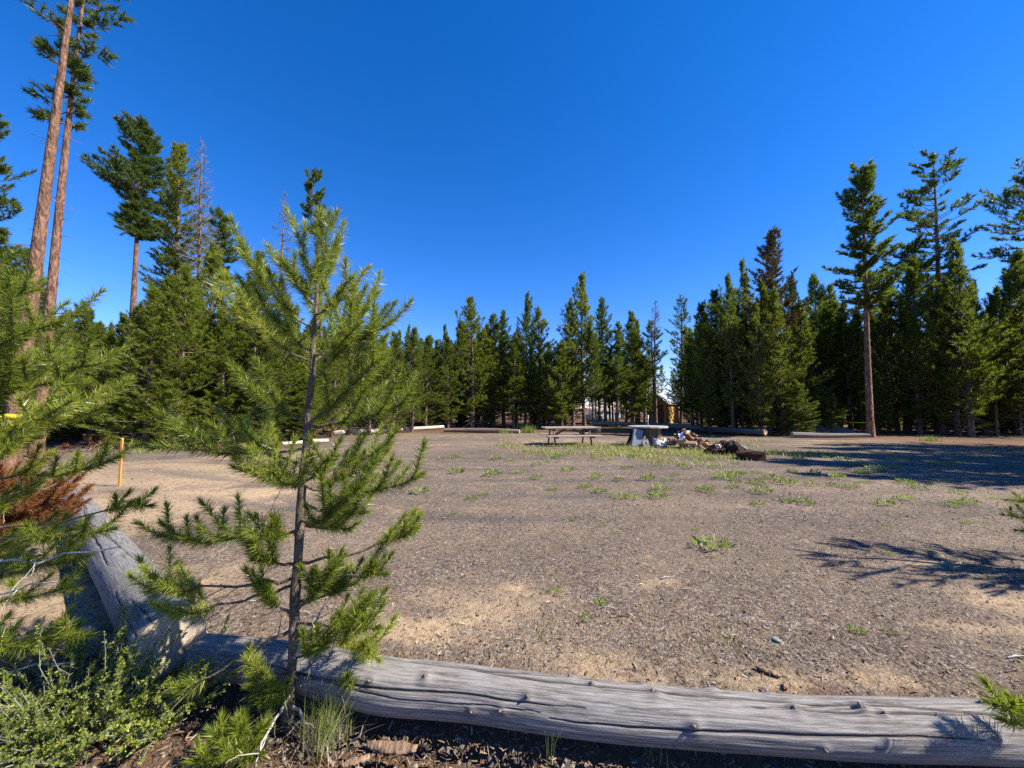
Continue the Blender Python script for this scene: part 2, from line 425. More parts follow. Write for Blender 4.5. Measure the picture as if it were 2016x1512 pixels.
# ---- right
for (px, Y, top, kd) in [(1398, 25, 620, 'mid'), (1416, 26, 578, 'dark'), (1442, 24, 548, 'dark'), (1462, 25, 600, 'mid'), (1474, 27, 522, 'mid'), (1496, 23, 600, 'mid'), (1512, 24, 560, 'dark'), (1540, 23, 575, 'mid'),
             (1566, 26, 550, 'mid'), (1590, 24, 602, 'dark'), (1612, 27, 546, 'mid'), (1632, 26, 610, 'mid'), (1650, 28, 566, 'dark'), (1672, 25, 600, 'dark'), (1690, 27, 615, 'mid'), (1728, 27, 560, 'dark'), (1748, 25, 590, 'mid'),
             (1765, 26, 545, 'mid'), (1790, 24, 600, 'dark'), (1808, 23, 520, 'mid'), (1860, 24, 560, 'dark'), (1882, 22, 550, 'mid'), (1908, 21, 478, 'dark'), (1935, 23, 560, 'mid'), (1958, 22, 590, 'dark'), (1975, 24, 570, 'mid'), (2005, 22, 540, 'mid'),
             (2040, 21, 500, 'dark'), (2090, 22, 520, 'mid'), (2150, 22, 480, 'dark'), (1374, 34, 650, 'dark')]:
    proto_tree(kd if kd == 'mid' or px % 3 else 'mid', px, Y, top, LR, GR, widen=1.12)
# ---- deeper rows, all the way behind
g2 = random.Random(9); FAR = []
rot_z0 = lambda a: np.array(Matrix.Rotation(a, 3, 'Z'))
for row, (Ya, Yb, step) in enumerate(((27, 32, 30), (36, 43, 30), (46, 58, 24), (62, 80, 20))):
    px = -120
    while px < 2150:
        px += step * g2.uniform(.6, 1.4)
        Y = g2.uniform(Ya, Yb)
        if row == 0 and 640 < px < 1420: continue
        if 1278 < px < 1345 and Y < 48: continue
        if 1130 < px < 1232 and Y < 50: continue
        hgt = g2.uniform(7.5, 10.5)
        if px < 230: hgt *= .85
        top = 803 - (hgt - 1.6) / Y * F
        if 205 < px < 245: top = max(top, 640)
        grp, lab = (GL, LL) if px < 830 else (GC, LC) if px < 1390 else (GR, LR)
        nm = {GL: 'slim pine deep in the wood behind the left treeline', GC: 'slim pine deep in the wood behind the middle treeline', GR: 'slim dark trunk and crown deep inside the right hand wood'}[grp]
        gg = {GL: 'pines deep in the left wood', GC: 'pines deep in the middle wood', GR: 'pines deep in the right wood'}[grp]
        if row >= 2:
            FAR.append((px, Y, hgt)); continue
        proto_tree(g2.choice(['mid', 'dark', 'mid']), px, Y, top, nm, gg, widen=1.1)
# beyond that the wood reads as one mass
fd = [gen_tree(seed=400 + q, Ht=9.0, cb=.16, prof=[(a, b * 1.8) for a, b in (cone, cone2, irr)[q]], nb=75, e0=-4, e1=55, up=.3, lat=5, latk=.45, per=11, nl=.24, nw=.06, shl=.6, wob=.05) for q in range(3)]
VV, TT, QQ, MI, nv = [], [], [], [], 0
for i, (px, Y, hgt) in enumerate(FAR):
    d = fd[i % 3]; x = at_y(px, 803, Y)[0]; a = i * 1.7; sc3 = np.array([1.0, 1.0, hgt / 9])
    for key in ('fol', 'trunk', 'twig'):
        v = d[key][0] @ rot_z0(a).T * sc3 + [x, Y, gz(x, Y)]
        (TT if key == 'fol' else QQ).append(d[key][1] + nv); VV.append(v); nv += len(v)
TT = np.concatenate(TT); QQ = np.concatenate(QQ)
me = make_mesh('distant_wood', np.concatenate(VV), tris=TT, quads=QQ, mat='pine_mid'); me.materials.append(M['bark_dark'])
mi = np.zeros(len(me.polygons), np.int32); mi[len(TT):] = 1; me.polygons.foreach_set('material_index', mi)
tag(link('distant_wood', me), 'far pine wood filling the gaps behind the treeline', 'wood', kind='stuff')

px = 640
while px < 1420:
    px += 25 * g2.uniform(.6, 1.4); Y = g2.uniform(34, 41)
    if 1132 < px < 1236 or 1268 < px < 1348: continue
    proto_tree(g2.choice(['mid', 'dark', 'mid']), px, Y, g2.uniform(640, 705), LC if px > 830 else LL, GC if px > 830 else GL, widen=1.25)
# small pines filling the foot of the treeline
for i in range(84):
    px = g2.uniform(-60, 2080); Y = g2.uniform(22, 30) if px > 1390 else g2.uniform(18, 26) if px < 640 else g2.uniform(31, 38)
    if 1140 < px < 1235 or 1268 < px < 1345 or (640 < px < 860 and Y < 27): continue
    hgt = g2.uniform(1.6, 3.6); top = 803 - (hgt - 1.6) / Y * F
    nm, gg = ('small young pine filling the foot of the left treeline', 'small pines at the foot of the left treeline') if px < 830 else ('small young pine filling the foot of the middle treeline', 'small pines at the foot of the middle treeline') if px < 1390 else ('small young pine filling the foot of the shaded right stand', 'small pines at the foot of the right stand')
    proto_tree(g2.choice(['young', 'mid', 'dark']), px, Y, top, nm, gg, widen=1.5, which=g2.choice([0, 1, 2, 3]))
# ---- individual tall trees
def hero(name, px, Y, top, label, bark, fol, seed, rz=0, base_px=None, cat='tree', group=None, **kw):
    bx = base_px if base_px is not None else px
    x = at_y(bx, 860, Y)[0]; z0 = gz(x, Y) - .05
    tp = at_y(px, top, Y)
    Ht = tp[2] - z0
    lean = ((tp[0] - x) / Ht, 0)
    tm, cm = tree_meshes(name, bark, fol, seed=seed, Ht=Ht, lean=lean, **kw)
    e = place_tree(name, tm, cm, (x, Y, z0), label, cat, group)
    TREES.append((x, Y)); return e, Ht, x, z0
pond = dict(e0=-6, e1=50, up=.3, latk=.4, shl=.46, nl=.19, nw=.036)
# the two big leaning trunks on the left
e1, HA, xA, zA = hero('tall_pine', 172, 10.6, -170, 'tall pine with thick orange-brown leaning trunk, the larger of the two at far left', 'bark_pond', 'pine_pond', 301, base_px=22,
     cb=.88, prof=[(0, 1.0), (.5, 1.2), (1, .2)], nb=60, lat=8, smin=.35, per=26, r0=.19, wob=.03, bare=16, **pond)
hero('tall_pine', 185, 13.0, -120, 'slimmer leaning pine just behind the thick orange-brown trunk, with drooping tufts on its right', 'bark_red', 'pine_pond', 322, base_px=74,
     cb=.62, prof=[(0, .8), (.3, 1.15), (.6, 1.5), (1, .5)], nb=72, lat=8, smin=.45, per=26, r0=.16, wob=.05, bare=26, gapp=.4, droop=.25, **pond)
hero('tall_pine', -12, 17, 218, 'dark sparse pine cut off by the left edge of the photo', 'bark_dark', 'pine_pond', 303, cb=.5, prof=[(0, 1.0), (.5, 1.25), (1, .3)], nb=100, lat=9, smin=.35, per=26, r0=.15, gapp=.4, bare=10, **pond)
hero('tall_pine', 268, 22, 243, 'tall pine with bare lower trunk and dense dark rounded crown left of the young pines', 'bark_red', 'pine_pond', 314, base_px=248,
     cb=.62, prof=[(0, 1.4), (.2, 1.9), (.5, 1.65), (.8, 1.2), (1, .45)], nb=170, lat=12, smin=.25, per=34, r0=.2, asym=(.25, math.pi), gapp=.42, bare=8, **{**pond, 'e1': 38})
hero('tall_pine', 342, 24, 284, 'tall dense green conical pine beside the rounded dark crown', 'bark_dark', 'pine_mid', 305,
     cb=.2, prof=[(0, 1.4), (.3, 1.7), (.65, 1.35), (.85, 1.1), (1, .3)], nb=250, lat=10, smin=.2, per=24, r0=.2, e0=-5, e1=50, up=.25, latk=.4, shl=.45, nl=.19, nw=.036, gapp=.36)
hero('dead_tree', 402, 23, 278, 'tall dying pine with bare red trunk and grey dead twigs above the left treeline', 'bark_dark', None, 306, base_px=384,
     cb=.45, prof=[(0, 1.2), (.3, 1.1), (.7, .7), (1, .15)], nb=150, lat=7, latk=.4, e0=-10, e1=25, up=.1, r0=.2, foliage=False, wob=.05, cat='dead tree')
hero('tall_pine', 436, 26, 420, 'small green pine top just right of the dead red trunk', 'bark_red', 'pine_pond', 317, base_px=426, cb=.66, prof=[(0, .8), (.3, 1.35), (.7, 1.0), (1, .3)], nb=85, lat=10, smin=.3, per=26, r0=.14, gapp=.37, bare=14, **pond)
hero('dead_tree', 558, 24, 374, 'bare dead conifer with fine purple-grey twigs behind the sapling', 'bark_red', None, 308, base_px=540, cb=.3, prof=[(0, 1.0), (.4, 1.1), (.8, .5), (1, .1)], nb=130, lat=6, latk=.38, e0=-25, e1=20, up=-.1, r0=.14, foliage=False, wob=.05, cat='dead tree')
hero('tall_pine', 622, 25, 352, 'sparse dark pine top rising right behind the tip of the sapling', 'bark_dark', 'pine_dark', 309, base_px=640, cb=.77, prof=[(0, .6), (.3, 1.0), (.8, 1.2), (1, .5)], nb=48, lat=9, smin=.3, per=28, r0=.13, gapp=.39, bare=20, **pond)
# middle distance individuals
hero('dead_tree', 1292, 33, 594, 'pine with a dead grey top and dark lower crown near the pale roofed shed', 'bark_dark', None, 331, cb=.72, prof=[(0, .8), (1, .1)], nb=70, lat=5, e0=0, e1=40, up=.1, r0=.13, foliage=False, cat='dead tree')
hero('tall_pine', 1288, 33.4, 640, 'dark clumpy pine crown standing just above the shed', 'bark_dark', 'pine_pond', 332, cb=.45, prof=[(0, .9), (.5, 1.3), (1, .4)], nb=60, lat=8, smin=.3, per=20, r0=.15, gapp=.39, **pond)
hero('tall_pine', 1341, 33, 584, 'slim open-branched pine right of the shed with sky showing through its crown', 'bark_dark', 'pine_pond', 333, cb=.4, prof=[(0, 1.0), (.4, 1.3), (.8, .8), (1, .25)], nb=60, lat=7, smin=.4, per=18, r0=.15, gapp=.37, bare=10, **pond)
hero('tall_pine', 1519, 25, 459, 'tall pine with rusty brown dying tips rising above the right treeline', 'bark_dark', 'rusty_crown', 334, cb=.4, prof=[(0, 1.5), (.35, 1.9), (.65, 1.2), (1, .2)], nb=150, lat=9, smin=.2, per=24, r0=.16, e0=-5, e1=40, up=.4, latk=.36, shl=.4, nl=.18, nw=.034, gapp=.39)
hero('tall_pine', 1690, 20.6, 340, 'tall pine with bare red-brown trunk and dark upswept crown at the edge of the gravel', 'bark_pond', 'pine_dark', 345, base_px=1714,
     cb=.47, prof=[(0, 1.1), (.12, 1.3), (.35, 1.65), (.55, 1.15), (.8, .95), (1, .5)], nb=150, lat=10, smin=.3, per=30, r0=.17, wob=.05, gapp=.4, bare=3, e0=-12, e1=58, up=.35, latk=.34, shl=.4, nl=.19, nw=.036)
hero('tall_pine', 1833, 24, 306, 'tallest open pine with layered horizontal branches in the right stand', 'bark_dark', 'pine_pond', 336, base_px=1852,
     cb=.4, prof=[(0, 1.2), (.2, 1.9), (.45, 2.3), (.7, 1.8), (.9, 1.1), (1, .5)], nb=125, lat=10, smin=.4, per=28, r0=.22, wob=.06, gapp=.38, bare=22, e0=-8, e1=30, up=.18, latk=.34, shl=.42, nl=.19, nw=.036)
hero('tall_pine', 2030, 22, 330, 'open airy pine cut off by the right edge of the photo', 'bark_dark', 'pine_pond', 337, cb=.55, prof=[(0, 1.2), (.3, 2.3), (.6, 2.1), (1, .5)], nb=110, lat=10, smin=.35, per=28, r0=.24, gapp=.38, **pond)
hero('tall_pine', 1785, 25, 488, 'shorter pine with flat spreading boughs left of the tallest pine', 'bark_dark', 'pine_pond', 338, cb=.55, prof=[(0, 1.2), (.5, 1.7), (1, .7)], nb=90, lat=9, smin=.35, per=26, r0=.15, gapp=.37, **pond)
# trees just outside the frame on the right, whose shade lies on the road
for i, (x, y, h, kd) in enumerate([(18.5, 7.2, 10.5, 'dark'), (21, 8.4, 12.5, 'mid'), (18.8, 9.6, 9.5, 'mid'), (24, 10.2, 14, 'dark'), (21, 11.6, 11, 'mid'), (26.5, 7.6, 14, 'dark'), (27, 12.4, 14, 'dark'), (25, 14, 11, 'dark')]):
    tm, cm = PROTO[kd][i % 5]
    s = h / 9; place_tree('pine_tree', tm, cm, (x, y, gz(x, y) - .03), 'pine beside the road just past the right edge, its shade lying across the gravel', 'tree', 'pines shading the road at the right', i * 1.3, (s * 1.15, s * 1.15, s))

# ------------------------------------------------------------------ near pines
def curve_pts(root, tip, bow, n=9, jit=.0, g=rng):
    root, tip = np.asarray(root, float), np.asarray(tip, float)
    s = np.linspace(0, 1, n)[:, None]
    L = np.linalg.norm(tip - root)
    p = root + (tip - root) * s + np.array([0, 0, -1.]) * (bow * L * 4 * s * (1 - s)) * (.6 + .8 * (1 - s))
    if jit: 
        j = g.normal(size=(n, 3)) * jit * L; j[0] = 0; p = p + j
    return p
def near_branch(parent, root, tip, s0=.25, nlat=6, latl=.2, bow=.08, r=.009, fol='sapling', bark='bark_sap', seed=0, dens=900, nl=.05, nw=.0022, twigs=0, cone_at=None, droop=0.0, name='branch'):
    g = np.random.default_rng(seed)
    P = curve_pts(root, tip, bow, 10, .012, g); n = len(P); L = np.linalg.norm(np.diff(P, axis=0), axis=1).sum()
    sv = np.linspace(0, 1, n)
    pts = [(P, r * (1 - .7 * sv))]
    fo = []   # (polyline, s from)
    at = lambda s: np.array([np.interp(s, sv, P[:, q]) for q in range(3)])
    if nlat >= 0: fo.append((P, s0))
    for i in range(max(nlat, 0)):
        s = s0 + (.97 - s0) * (i + g.random()) / nlat
        p = at(s); t = norm(at(min(1, s + .05)) - at(s - .05)); sd = norm(np.cross(t, [0, 0, 1.])) * (1 if i % 2 else -1)
        a = R_(28 + 30 * g.random())
        d = norm(math.cos(a) * t + math.sin(a) * sd + np.array([0, 0, 1.]) * (g.random() * .55 - .05 - droop))
        l = latl * (.55 + .7 * g.random()) * (1.15 - .55 * s)
        q = np.linspace(0, 1, 6)[:, None]
        lp = p + d * l * q + np.array([0, 0, 1.]) * (.5 - droop) * l * q ** 2
        pts.append((np.array([[np.interp(z, q[:, 0], lp[:, w]) for w in range(3)] for z in np.linspace(0, 1, n)]), r * .4 * (1 - .6 * sv)))
        fo.append((lp, .06))
    for i in range(twigs):
        s = .1 + .85 * g.random(); p = at(s)
        t = norm(at(min(1, s + .05)) - at(max(0, s - .05)))
        d = norm(t * .6 + g.normal(size=3) * .6); l = .06 + .16 * g.random()
        q = np.linspace(0, 1, n)[:, None]
        pts.append((p + d * l * q + np.array([0, 0, -1.]) * .2 * l * q ** 2 + g.normal(size=(n, 3)) * .004 * q, .0028 * (1 - .7 * sv)))
    V, Q = tubes(np.stack([a for a, b in pts]), np.stack([b for a, b in pts]), 6)
    org = np.asarray(root, float)
    b = link(name, make_mesh(name, V - org, quads=Q, mat=bark, smooth=True), parent, org - np.array(parent.location))
    NV = []
    for (pl, sf) in fo:
        seg = np.diff(pl, axis=0); ln = np.linalg.norm(seg, axis=1); m = len(seg)
        ss = (np.arange(m) + .5) / m
        ok = ss > sf
        if not ok.any(): continue
        D = seg / ln[:, None]
        for p0, d0, l0 in zip(pl[:-1][ok], D[ok], ln[ok]):
            c = max(3, int(dens * l0))
            NV.append(needles(p0[None], d0[None], np.array([l0]), c, nl, nw, 34, 74, g, 0)[0])
        c = int(dens * .05) + 10       # tip brush
        NV.append(needles(pl[-1][None] - D[-1][None] * .01, D[-1][None], np.array([.025]), c, nl * .9, nw, 4, 34, g, 0)[0])
    if NV and fol:
        NV = np.concatenate(NV) - org
        link('needles', make_mesh('needles', NV, tris=np.arange(len(NV)).reshape(-1, 3), mat=fol), b)
    if cone_at is not None:
        add_cone(b, at(cone_at) - org, g)
    return b
M['cone'] = mat_plain('pine_cone', (.09, .05, .035), .8, .3, 60)
def add_cone(parent, p, g, size=.028):
    parts = []
    for i in range(44):
        a = i * 2.4; h = i / 44.0
        rad = size * .62 * math.sin(math.pi * (.12 + .85 * h)) ** .7
        c = p + np.array([math.cos(a) * rad, math.sin(a) * rad, (h - .5) * size * 2])
        o = norm(np.array([math.cos(a), math.sin(a), .35])); sd = norm(np.cross(o, [0, 0, 1.])); w = size * .28
        v = np.array([p * .55 + c * .45, c + sd * w, c + o * w * 1.1, c - sd * w, c + np.array([0, 0, w * .5])])
        parts.append((v, np.array([[0, 1, 4], [1, 2, 4], [2, 3, 4], [3, 0, 4], [0, 2, 1], [0, 3, 2]])))
    V, T = merge(parts); link('pine_cone', make_mesh('pine_cone', V, tris=T, mat='cone'), parent)

# ---- the sapling in front
SY = at_z(568, 1412, 0.0)[1]
tr = [(566, 1418, 15), (571, 1370, 11.5), (576, 1290, 10.5), (582, 1180, 10.5), (588, 1060, 10), (598, 930, 9), (604, 850, 8.5), (612, 760, 7), (617, 680, 5.5), (622, 590, 4.4), (626, 500, 3.4), (627, 440, 2.4)]
TP = np.array([at_y(x, y, SY) for x, y, r in tr]); TRr = np.array([r * .86 * SY / F for _, _, r in tr])
base = TP[0].copy(); base[2] = gz(base[0], base[1]); TP[0, 2] = base[2] - .04
sap = empty('young_pine', base, 'bright green pine sapling with slender grey trunk standing in front of the long log', 'tree')
ty = np.array([t[1] for t in tr], float)[::-1]
def trunk_at(py): return np.array([np.interp(py, ty, TP[::-1, q]) for q in range(3)])
q = np.linspace(0, 1, 60); TPd = np.stack([np.interp(q, np.linspace(0, 1, len(TP)), TP[:, k]) for k in range(3)], -1); TRd = np.interp(q, np.linspace(0, 1, len(TP)), TRr)
TPd[:, 0] += np.sin(q * 40) * .003; TRd = TRd * (1 + .06 * np.sin(q * 70) + .05 * np.sin(q * 31))
v, f = tubes(TPd[None], TRd[None], 14); link('trunk', make_mesh('trunk', v - base, quads=f, mat='bark_sap', smooth=True), sap)
# root y, tip x, tip y, depth offset, s0, nlat, latl, bow, twigs, cone
SB = [(470, 627, 425, 0, 0, 2, .07, 0, 0, None), (560, 582, 438, .06, .1, 4, .12, .1, 0, None), (560, 648, 446, -.06, .15, 4, .12, .08, 0, None), (590, 662, 484, .1, .15, 5, .14, .1, 0, None), (620, 690, 548, -.16, .2, 6, .16, .1, 0, None),
      (600, 560, 520, -.18, .2, 5, .14, .1, 0, None), (640, 650, 600, .3, .2, 6, .16, .05, 0, None),
      (660, 480, 506, -.1, .2, 7, .2, .03, 0, None), (712, 432, 594, -.2, .2, 8, .22, .06, 0, .62), (690, 520, 600, .25, .25, 7, .2, .06, 0, None), (700, 762, 640, -.15, .3, 7, .2, .04, 0, .75), (715, 738, 578, .18, .25, 7, .2, .06, 0, None), (745, 700, 640, -.35, .25, 6, .18, .08, 0, None),
      (838, 745, 705, -.15, .15, 9, .24, .04, 0, None), (836, 806, 792, .12, .2, 9, .24, .05, 0, None), (828, 496, 770, -.1, .2, 8, .22, .06, 0, None), 
      (882, 322, 880, -.25, .3, 9, .26, .05, 0, None), (905, 470, 845, .25, .3, 8, .22, .08, 0, None), (952, 826, 940, -.1, .32, 8, .2, .1, 0, None), (935, 762, 880, .25, .35, 7, .2, .05, 0, None), (965, 560, 930, .1, .4, 4, .12, .04, 1, None),
      (948, 650, 905, -.25, .3, 5, .15, .04, 0, None), (1045, 322, 1056, .05, .35, 9, .22, .04, 2, None), (1022, 700, 960, -.3, .2, 8, .2, .12, 0, None), (1030, 680, 1040, .1, .35, 5, .14, .05, 0, None),
      (1108, 818, 1042, 0, .66, 6, .16, .06, 3, None), (1120, 748, 1130, -.12, .75, 4, .14, .05, 4, None), (1112, 505, 1100, -.2, .45, 5, .16, .03, 2, None), (1135, 300, 1168, -.12, .62, 7, .22, .02, 5, None), (1150, 350, 1215, .05, .72, 6, .18, .02, 6, None),
      (1195, 655, 1118, -.12, .3, 7, .17, .1, 1, None), (1210, 520, 1172, -.1, .55, 5, .15, .06, 3, None), (1185, 690, 1150, .2, .5, 5, .15, .06, 2, None),
      (1240, 745, 1290, -.1, .45, 7, .18, -.02, 3, None), (1225, 735, 1235, -.25, .5, 6, .16, 0, 2, None), (1150, 660, 1160, .1, .35, 5, .15, .08, 1, None), (985, 715, 1010, .05, .3, 7, .18, .1, 0, None), (1255, 705, 1220, .1, .55, 6, .16, .02, 2, None), (1235, 360, 1372, -.1, .8, 4, .15, -.03, 8, None), (1290, 640, 1270, -.2, .4, 5, .13, .05, 1, None), (1330, 706, 1345, -.05, .6, 4, .14, .04, 3, None),
      (1345, 505, 1330, -.1, .45, 4, .13, .05, 4, None), (1375, 520, 1380, -.15, .3, 6, .13, .05, 2, None), (1300, 640, 1180, -.1, -1, -1, 0, .05, 6, None), (1360, 500, 1500, -.35, -1, -1, 0, .0, 3, None), (1380, 655, 1470, -.2, -1, -1, 0, .0, 3, None)]
for i, (ry, tx, tyy, dy, s0, nlat, latl, bow, tw, cn) in enumerate(SB):
    rt = trunk_at(ry); tip = at_y(tx, tyy, SY + dy)
    tip[2] = max(tip[2], .03)
    low = ry > 1050
    near_branch(sap, rt, tip, s0, nlat if nlat < 0 else max(2, int(nlat * (.72 if ry < 1000 else 1.15) + .5)), latl * 1.05, bow, .0055 + .004 * min(1, (ry - 430) / 500), 'sapling' if nlat >= 0 else None, 'bark_sap' if nlat >= 0 else 'twig_pale', 500 + i, 1250 if not low else 1100, .056, .0036, tw, cn)
gs = np.random.default_rng(77)
for i in range(6):      # the boughs between, growing all round the stem
    ry = 500 + 560 * gs.random() ** .9; rt = trunk_at(ry); a = gs.random() * 6.283
    l = (.16 + .42 * ((ry - 480) / 420 if ry < 900 else .8)) * (.55 + .45 * gs.random())
    near_branch(sap, rt, rt + np.array([math.cos(a) * l, math.sin(a) * l * .8, l * (.75 - .5 * min(1, (ry - 480) / 500)) ]), .22, int(4 + l * 9), .1 + .22 * l, .08, .0055, 'sapling', 'bark_sap', 900 + i, 820, .058, .0036)
# whole-trunk needles near the top
NV = []
for y0 in range(445, 760, 12):
    p0, p1 = trunk_at(y0 + 12), trunk_at(y0); d = p1 - p0; l = np.linalg.norm(d)
    NV.append(needles(p0[None], (d / l)[None], np.array([l]), 20, .058, .0036, 35, 75)[0])
NV = np.concatenate(NV) - base
link('needles', make_mesh('needles', NV, tris=np.arange(len(NV)).reshape(-1, 3), mat='sapling'), sap)

# ---- the young pine at the left edge (its trunk stands outside the frame)
LY = 2.25
lb = at_y(-190, 1400, LY); lb[2] = gz(lb[0], lb[1])
lp = empty('young_pine', lb, 'young pine at the left edge, only its bright right-hand boughs in the photo', 'tree')
lt = np.array([[lb[0] + .02 * math.sin(h * 3), lb[1], lb[2] - .05 + h * 2.75] for h in np.linspace(0, 1, 30)])
v, f = tubes(lt[None], (.05 * (1 - .85 * np.linspace(0, 1, 30)))[None], 12); link('trunk', make_mesh('trunk', v - lb, quads=f, mat='bark_sap', smooth=True), lp)
LB = [(560, 62, 572, .1, .3, 8, .25), (640, 118, 632, -.1, .3, 9, .28), (690, 40, 660, -.3, .3, 8, .25), (760, 198, 712, 0, .35, 11, .3), (770, 120, 720, .35, .35, 9, .28), (840, 198, 796, -.1, .35, 11, .3), (880, 120, 800, -.35, .3, 9, .28),
      (900, 225, 905, .2, .45, 9, .24), (850, 20, 890, -.4, .3, 9, .28), (930, 70, 860, .3, .35, 8, .24), (980, 302, 985, .1, .78, 4, .14), (1000, 208, 1045, -.1, .6, 5, .18), (1020, 100, 1060, .2, .5, 5, .18), (1090, 160, 1095, 0, .6, 5, .16),
      (1130, 150, 1160, -.05, .6, 4, .16), (1190, 170, 1245, -.15, .7, 4, .15), (1200, 40, 1275, -.25, .6, 5, .16), (520, -20, 520, 0, .3, 8, .22), (1120, 20, 1130, .3, .4, 7, .2), (960, 10, 1000, -.1, .3, 8, .24), (800, 30, 745, .1, .3, 8, .26)]
for i, (ry, tx, tyy, dy, s0, nlat, latl) in enumerate(LB):
    rt = at_y(-190, ry + 30, LY); tip = at_y(tx, tyy, LY + dy)
    near_branch(lp, rt, tip, s0, nlat, latl, .07, .012, 'sapling', 'bark_sap', 700 + i, 1150, .06, .0038, 2 if ry > 950 else 0, None)
for i, (ry, tx, tyy, dy) in enumerate([(1110, 235, 1078, -.1), (1330, 150, 1300, -.15), (1395, 90, 1385, -.3), (1010, 120, 955, .1), (1180, 110, 1140, -.3)]):
    near_branch(lp, at_y(-190, ry, LY), at_y(tx, tyy, LY + dy), 0, -1, 0, .03, .011, None, 'twig_pale', 760 + i, twigs=7)
# rust-brown dead bough lying on the far end of the big log
db = at_y(-40, 1040, 3.4); dbz = np.array([db[0], db[1], .0])
dbz = at_z(-30, 1130, 0.0); 
dbo = empty('dead_bough', dbz, 'rust-brown dead pine boughs lying over the far end of the big grey log', 'dead branch')
for i, (tx, tyy, dy) in enumerate([(135, 965, .5), (110, 985, .1), (60, 945, .3), (125, 1010, .2), (70, 1040, -.1), (30, 1000, 0), (142, 990, .3), (120, 950, .4), (90, 1020, .35), (20, 950, .2), (50, 1035, .2), (100, 1035, 0), (-5, 930, .3), (70, 915, .5)]):
    near_branch(dbo, at_y(-60, 1030 + 8 * i, dbz[1]), at_y(tx, tyy, dbz[1] + dy), .05, 13, .3, .03, .008, 'rust', 'bark_dark', 780 + i, 1500, .06, .005, 0, None, .15)
# the small pine at the right edge
def edge_pine(px, Yp, hgt, label, tips, seed):
    rb = at_y(px, 1400, Yp); rb[2] = gz(rb[0], rb[1])
    rp = empty('young_pine', rb, label, 'tree')
    k_ = np.linspace(0, 1, 12)
    rt_ = np.stack([rb[0] + 0 * k_, rb[1] + 0 * k_, rb[2] - .03 + k_ * hgt], -1)
    v, f = tubes(rt_[None], (hgt * .02 * (1 - .8 * k_))[None], 10); link('trunk', make_mesh('trunk', v - rb, quads=f, mat='bark_sap', smooth=True), rp)
    for i, (ry, tx, tyy, dy, L) in enumerate(tips):
        rt = at_y(px, ry, Yp); rt[2] = max(rt[2], .08); near_branch(rp, rt, at_y(tx, tyy, Yp + dy), .4, 5, L, .06, .006, 'sapling', 'bark_sap', seed + i, 1200, .055, .0036)
ge = random.Random(4)
edge_pine(2270, 3.7, 2.5, 'young pine at the right edge, its shadow streaking the near gravel', [(1010, 1985, 985, .0, .14), (1050, 1978, 1010, .1, .14), (1060, 2003, 1040, .2, .13)] + [(640 + 16 * q, 2270 + ge.choice([-1, 1]) * ge.uniform(40, 170) * (.4 + .6 * q / 28), 620 + 16 * q - ge.uniform(0, 40), ge.uniform(-.5, .5), .2) for q in range(28)], 830)
edge_pine(2120, 1.62, .55, 'low pine seedling at the right edge covering the end of the long log', [(1410, 1958, 1388, -.04, .08), (1440, 1985, 1420, .05, .08), (1380, 2060, 1340, 0, .08), (1460, 2230, 1400, 0, .08)], 820)
# pine seedling at the bottom edge
sd = at_z(470, 1500, 0.0); sd[2] = gz(sd[0], sd[1])
se = empty('pine_seedling', sd, 'tiny bright green pine seedling at the bottom edge below the sapling', 'seedling')
v, f = tubes(np.array([[sd + [0, 0, -.02], sd + [.005, 0, .05], sd + [.0, 0, .11]]]), np.array([[.006, .004, .002]]), 6)
link('stem', make_mesh('stem', v - sd, quads=f, mat='bark_sap'), se)
for i, (dx, dy, dz) in enumerate([(0, 0, .17), (-.1, -.03, .14), (.1, .02, .13), (.03, -.1, .12), (-.06, .06, .13), (-.13, -.08, .07), (.12, -.07, .08)]):
    near_branch(se, sd + [0, 0, .04], sd + [dx, dy, dz], .2, 2, .06, .05, .003, 'sapling', 'bark_sap', 820 + i, 1100, .055, .004)

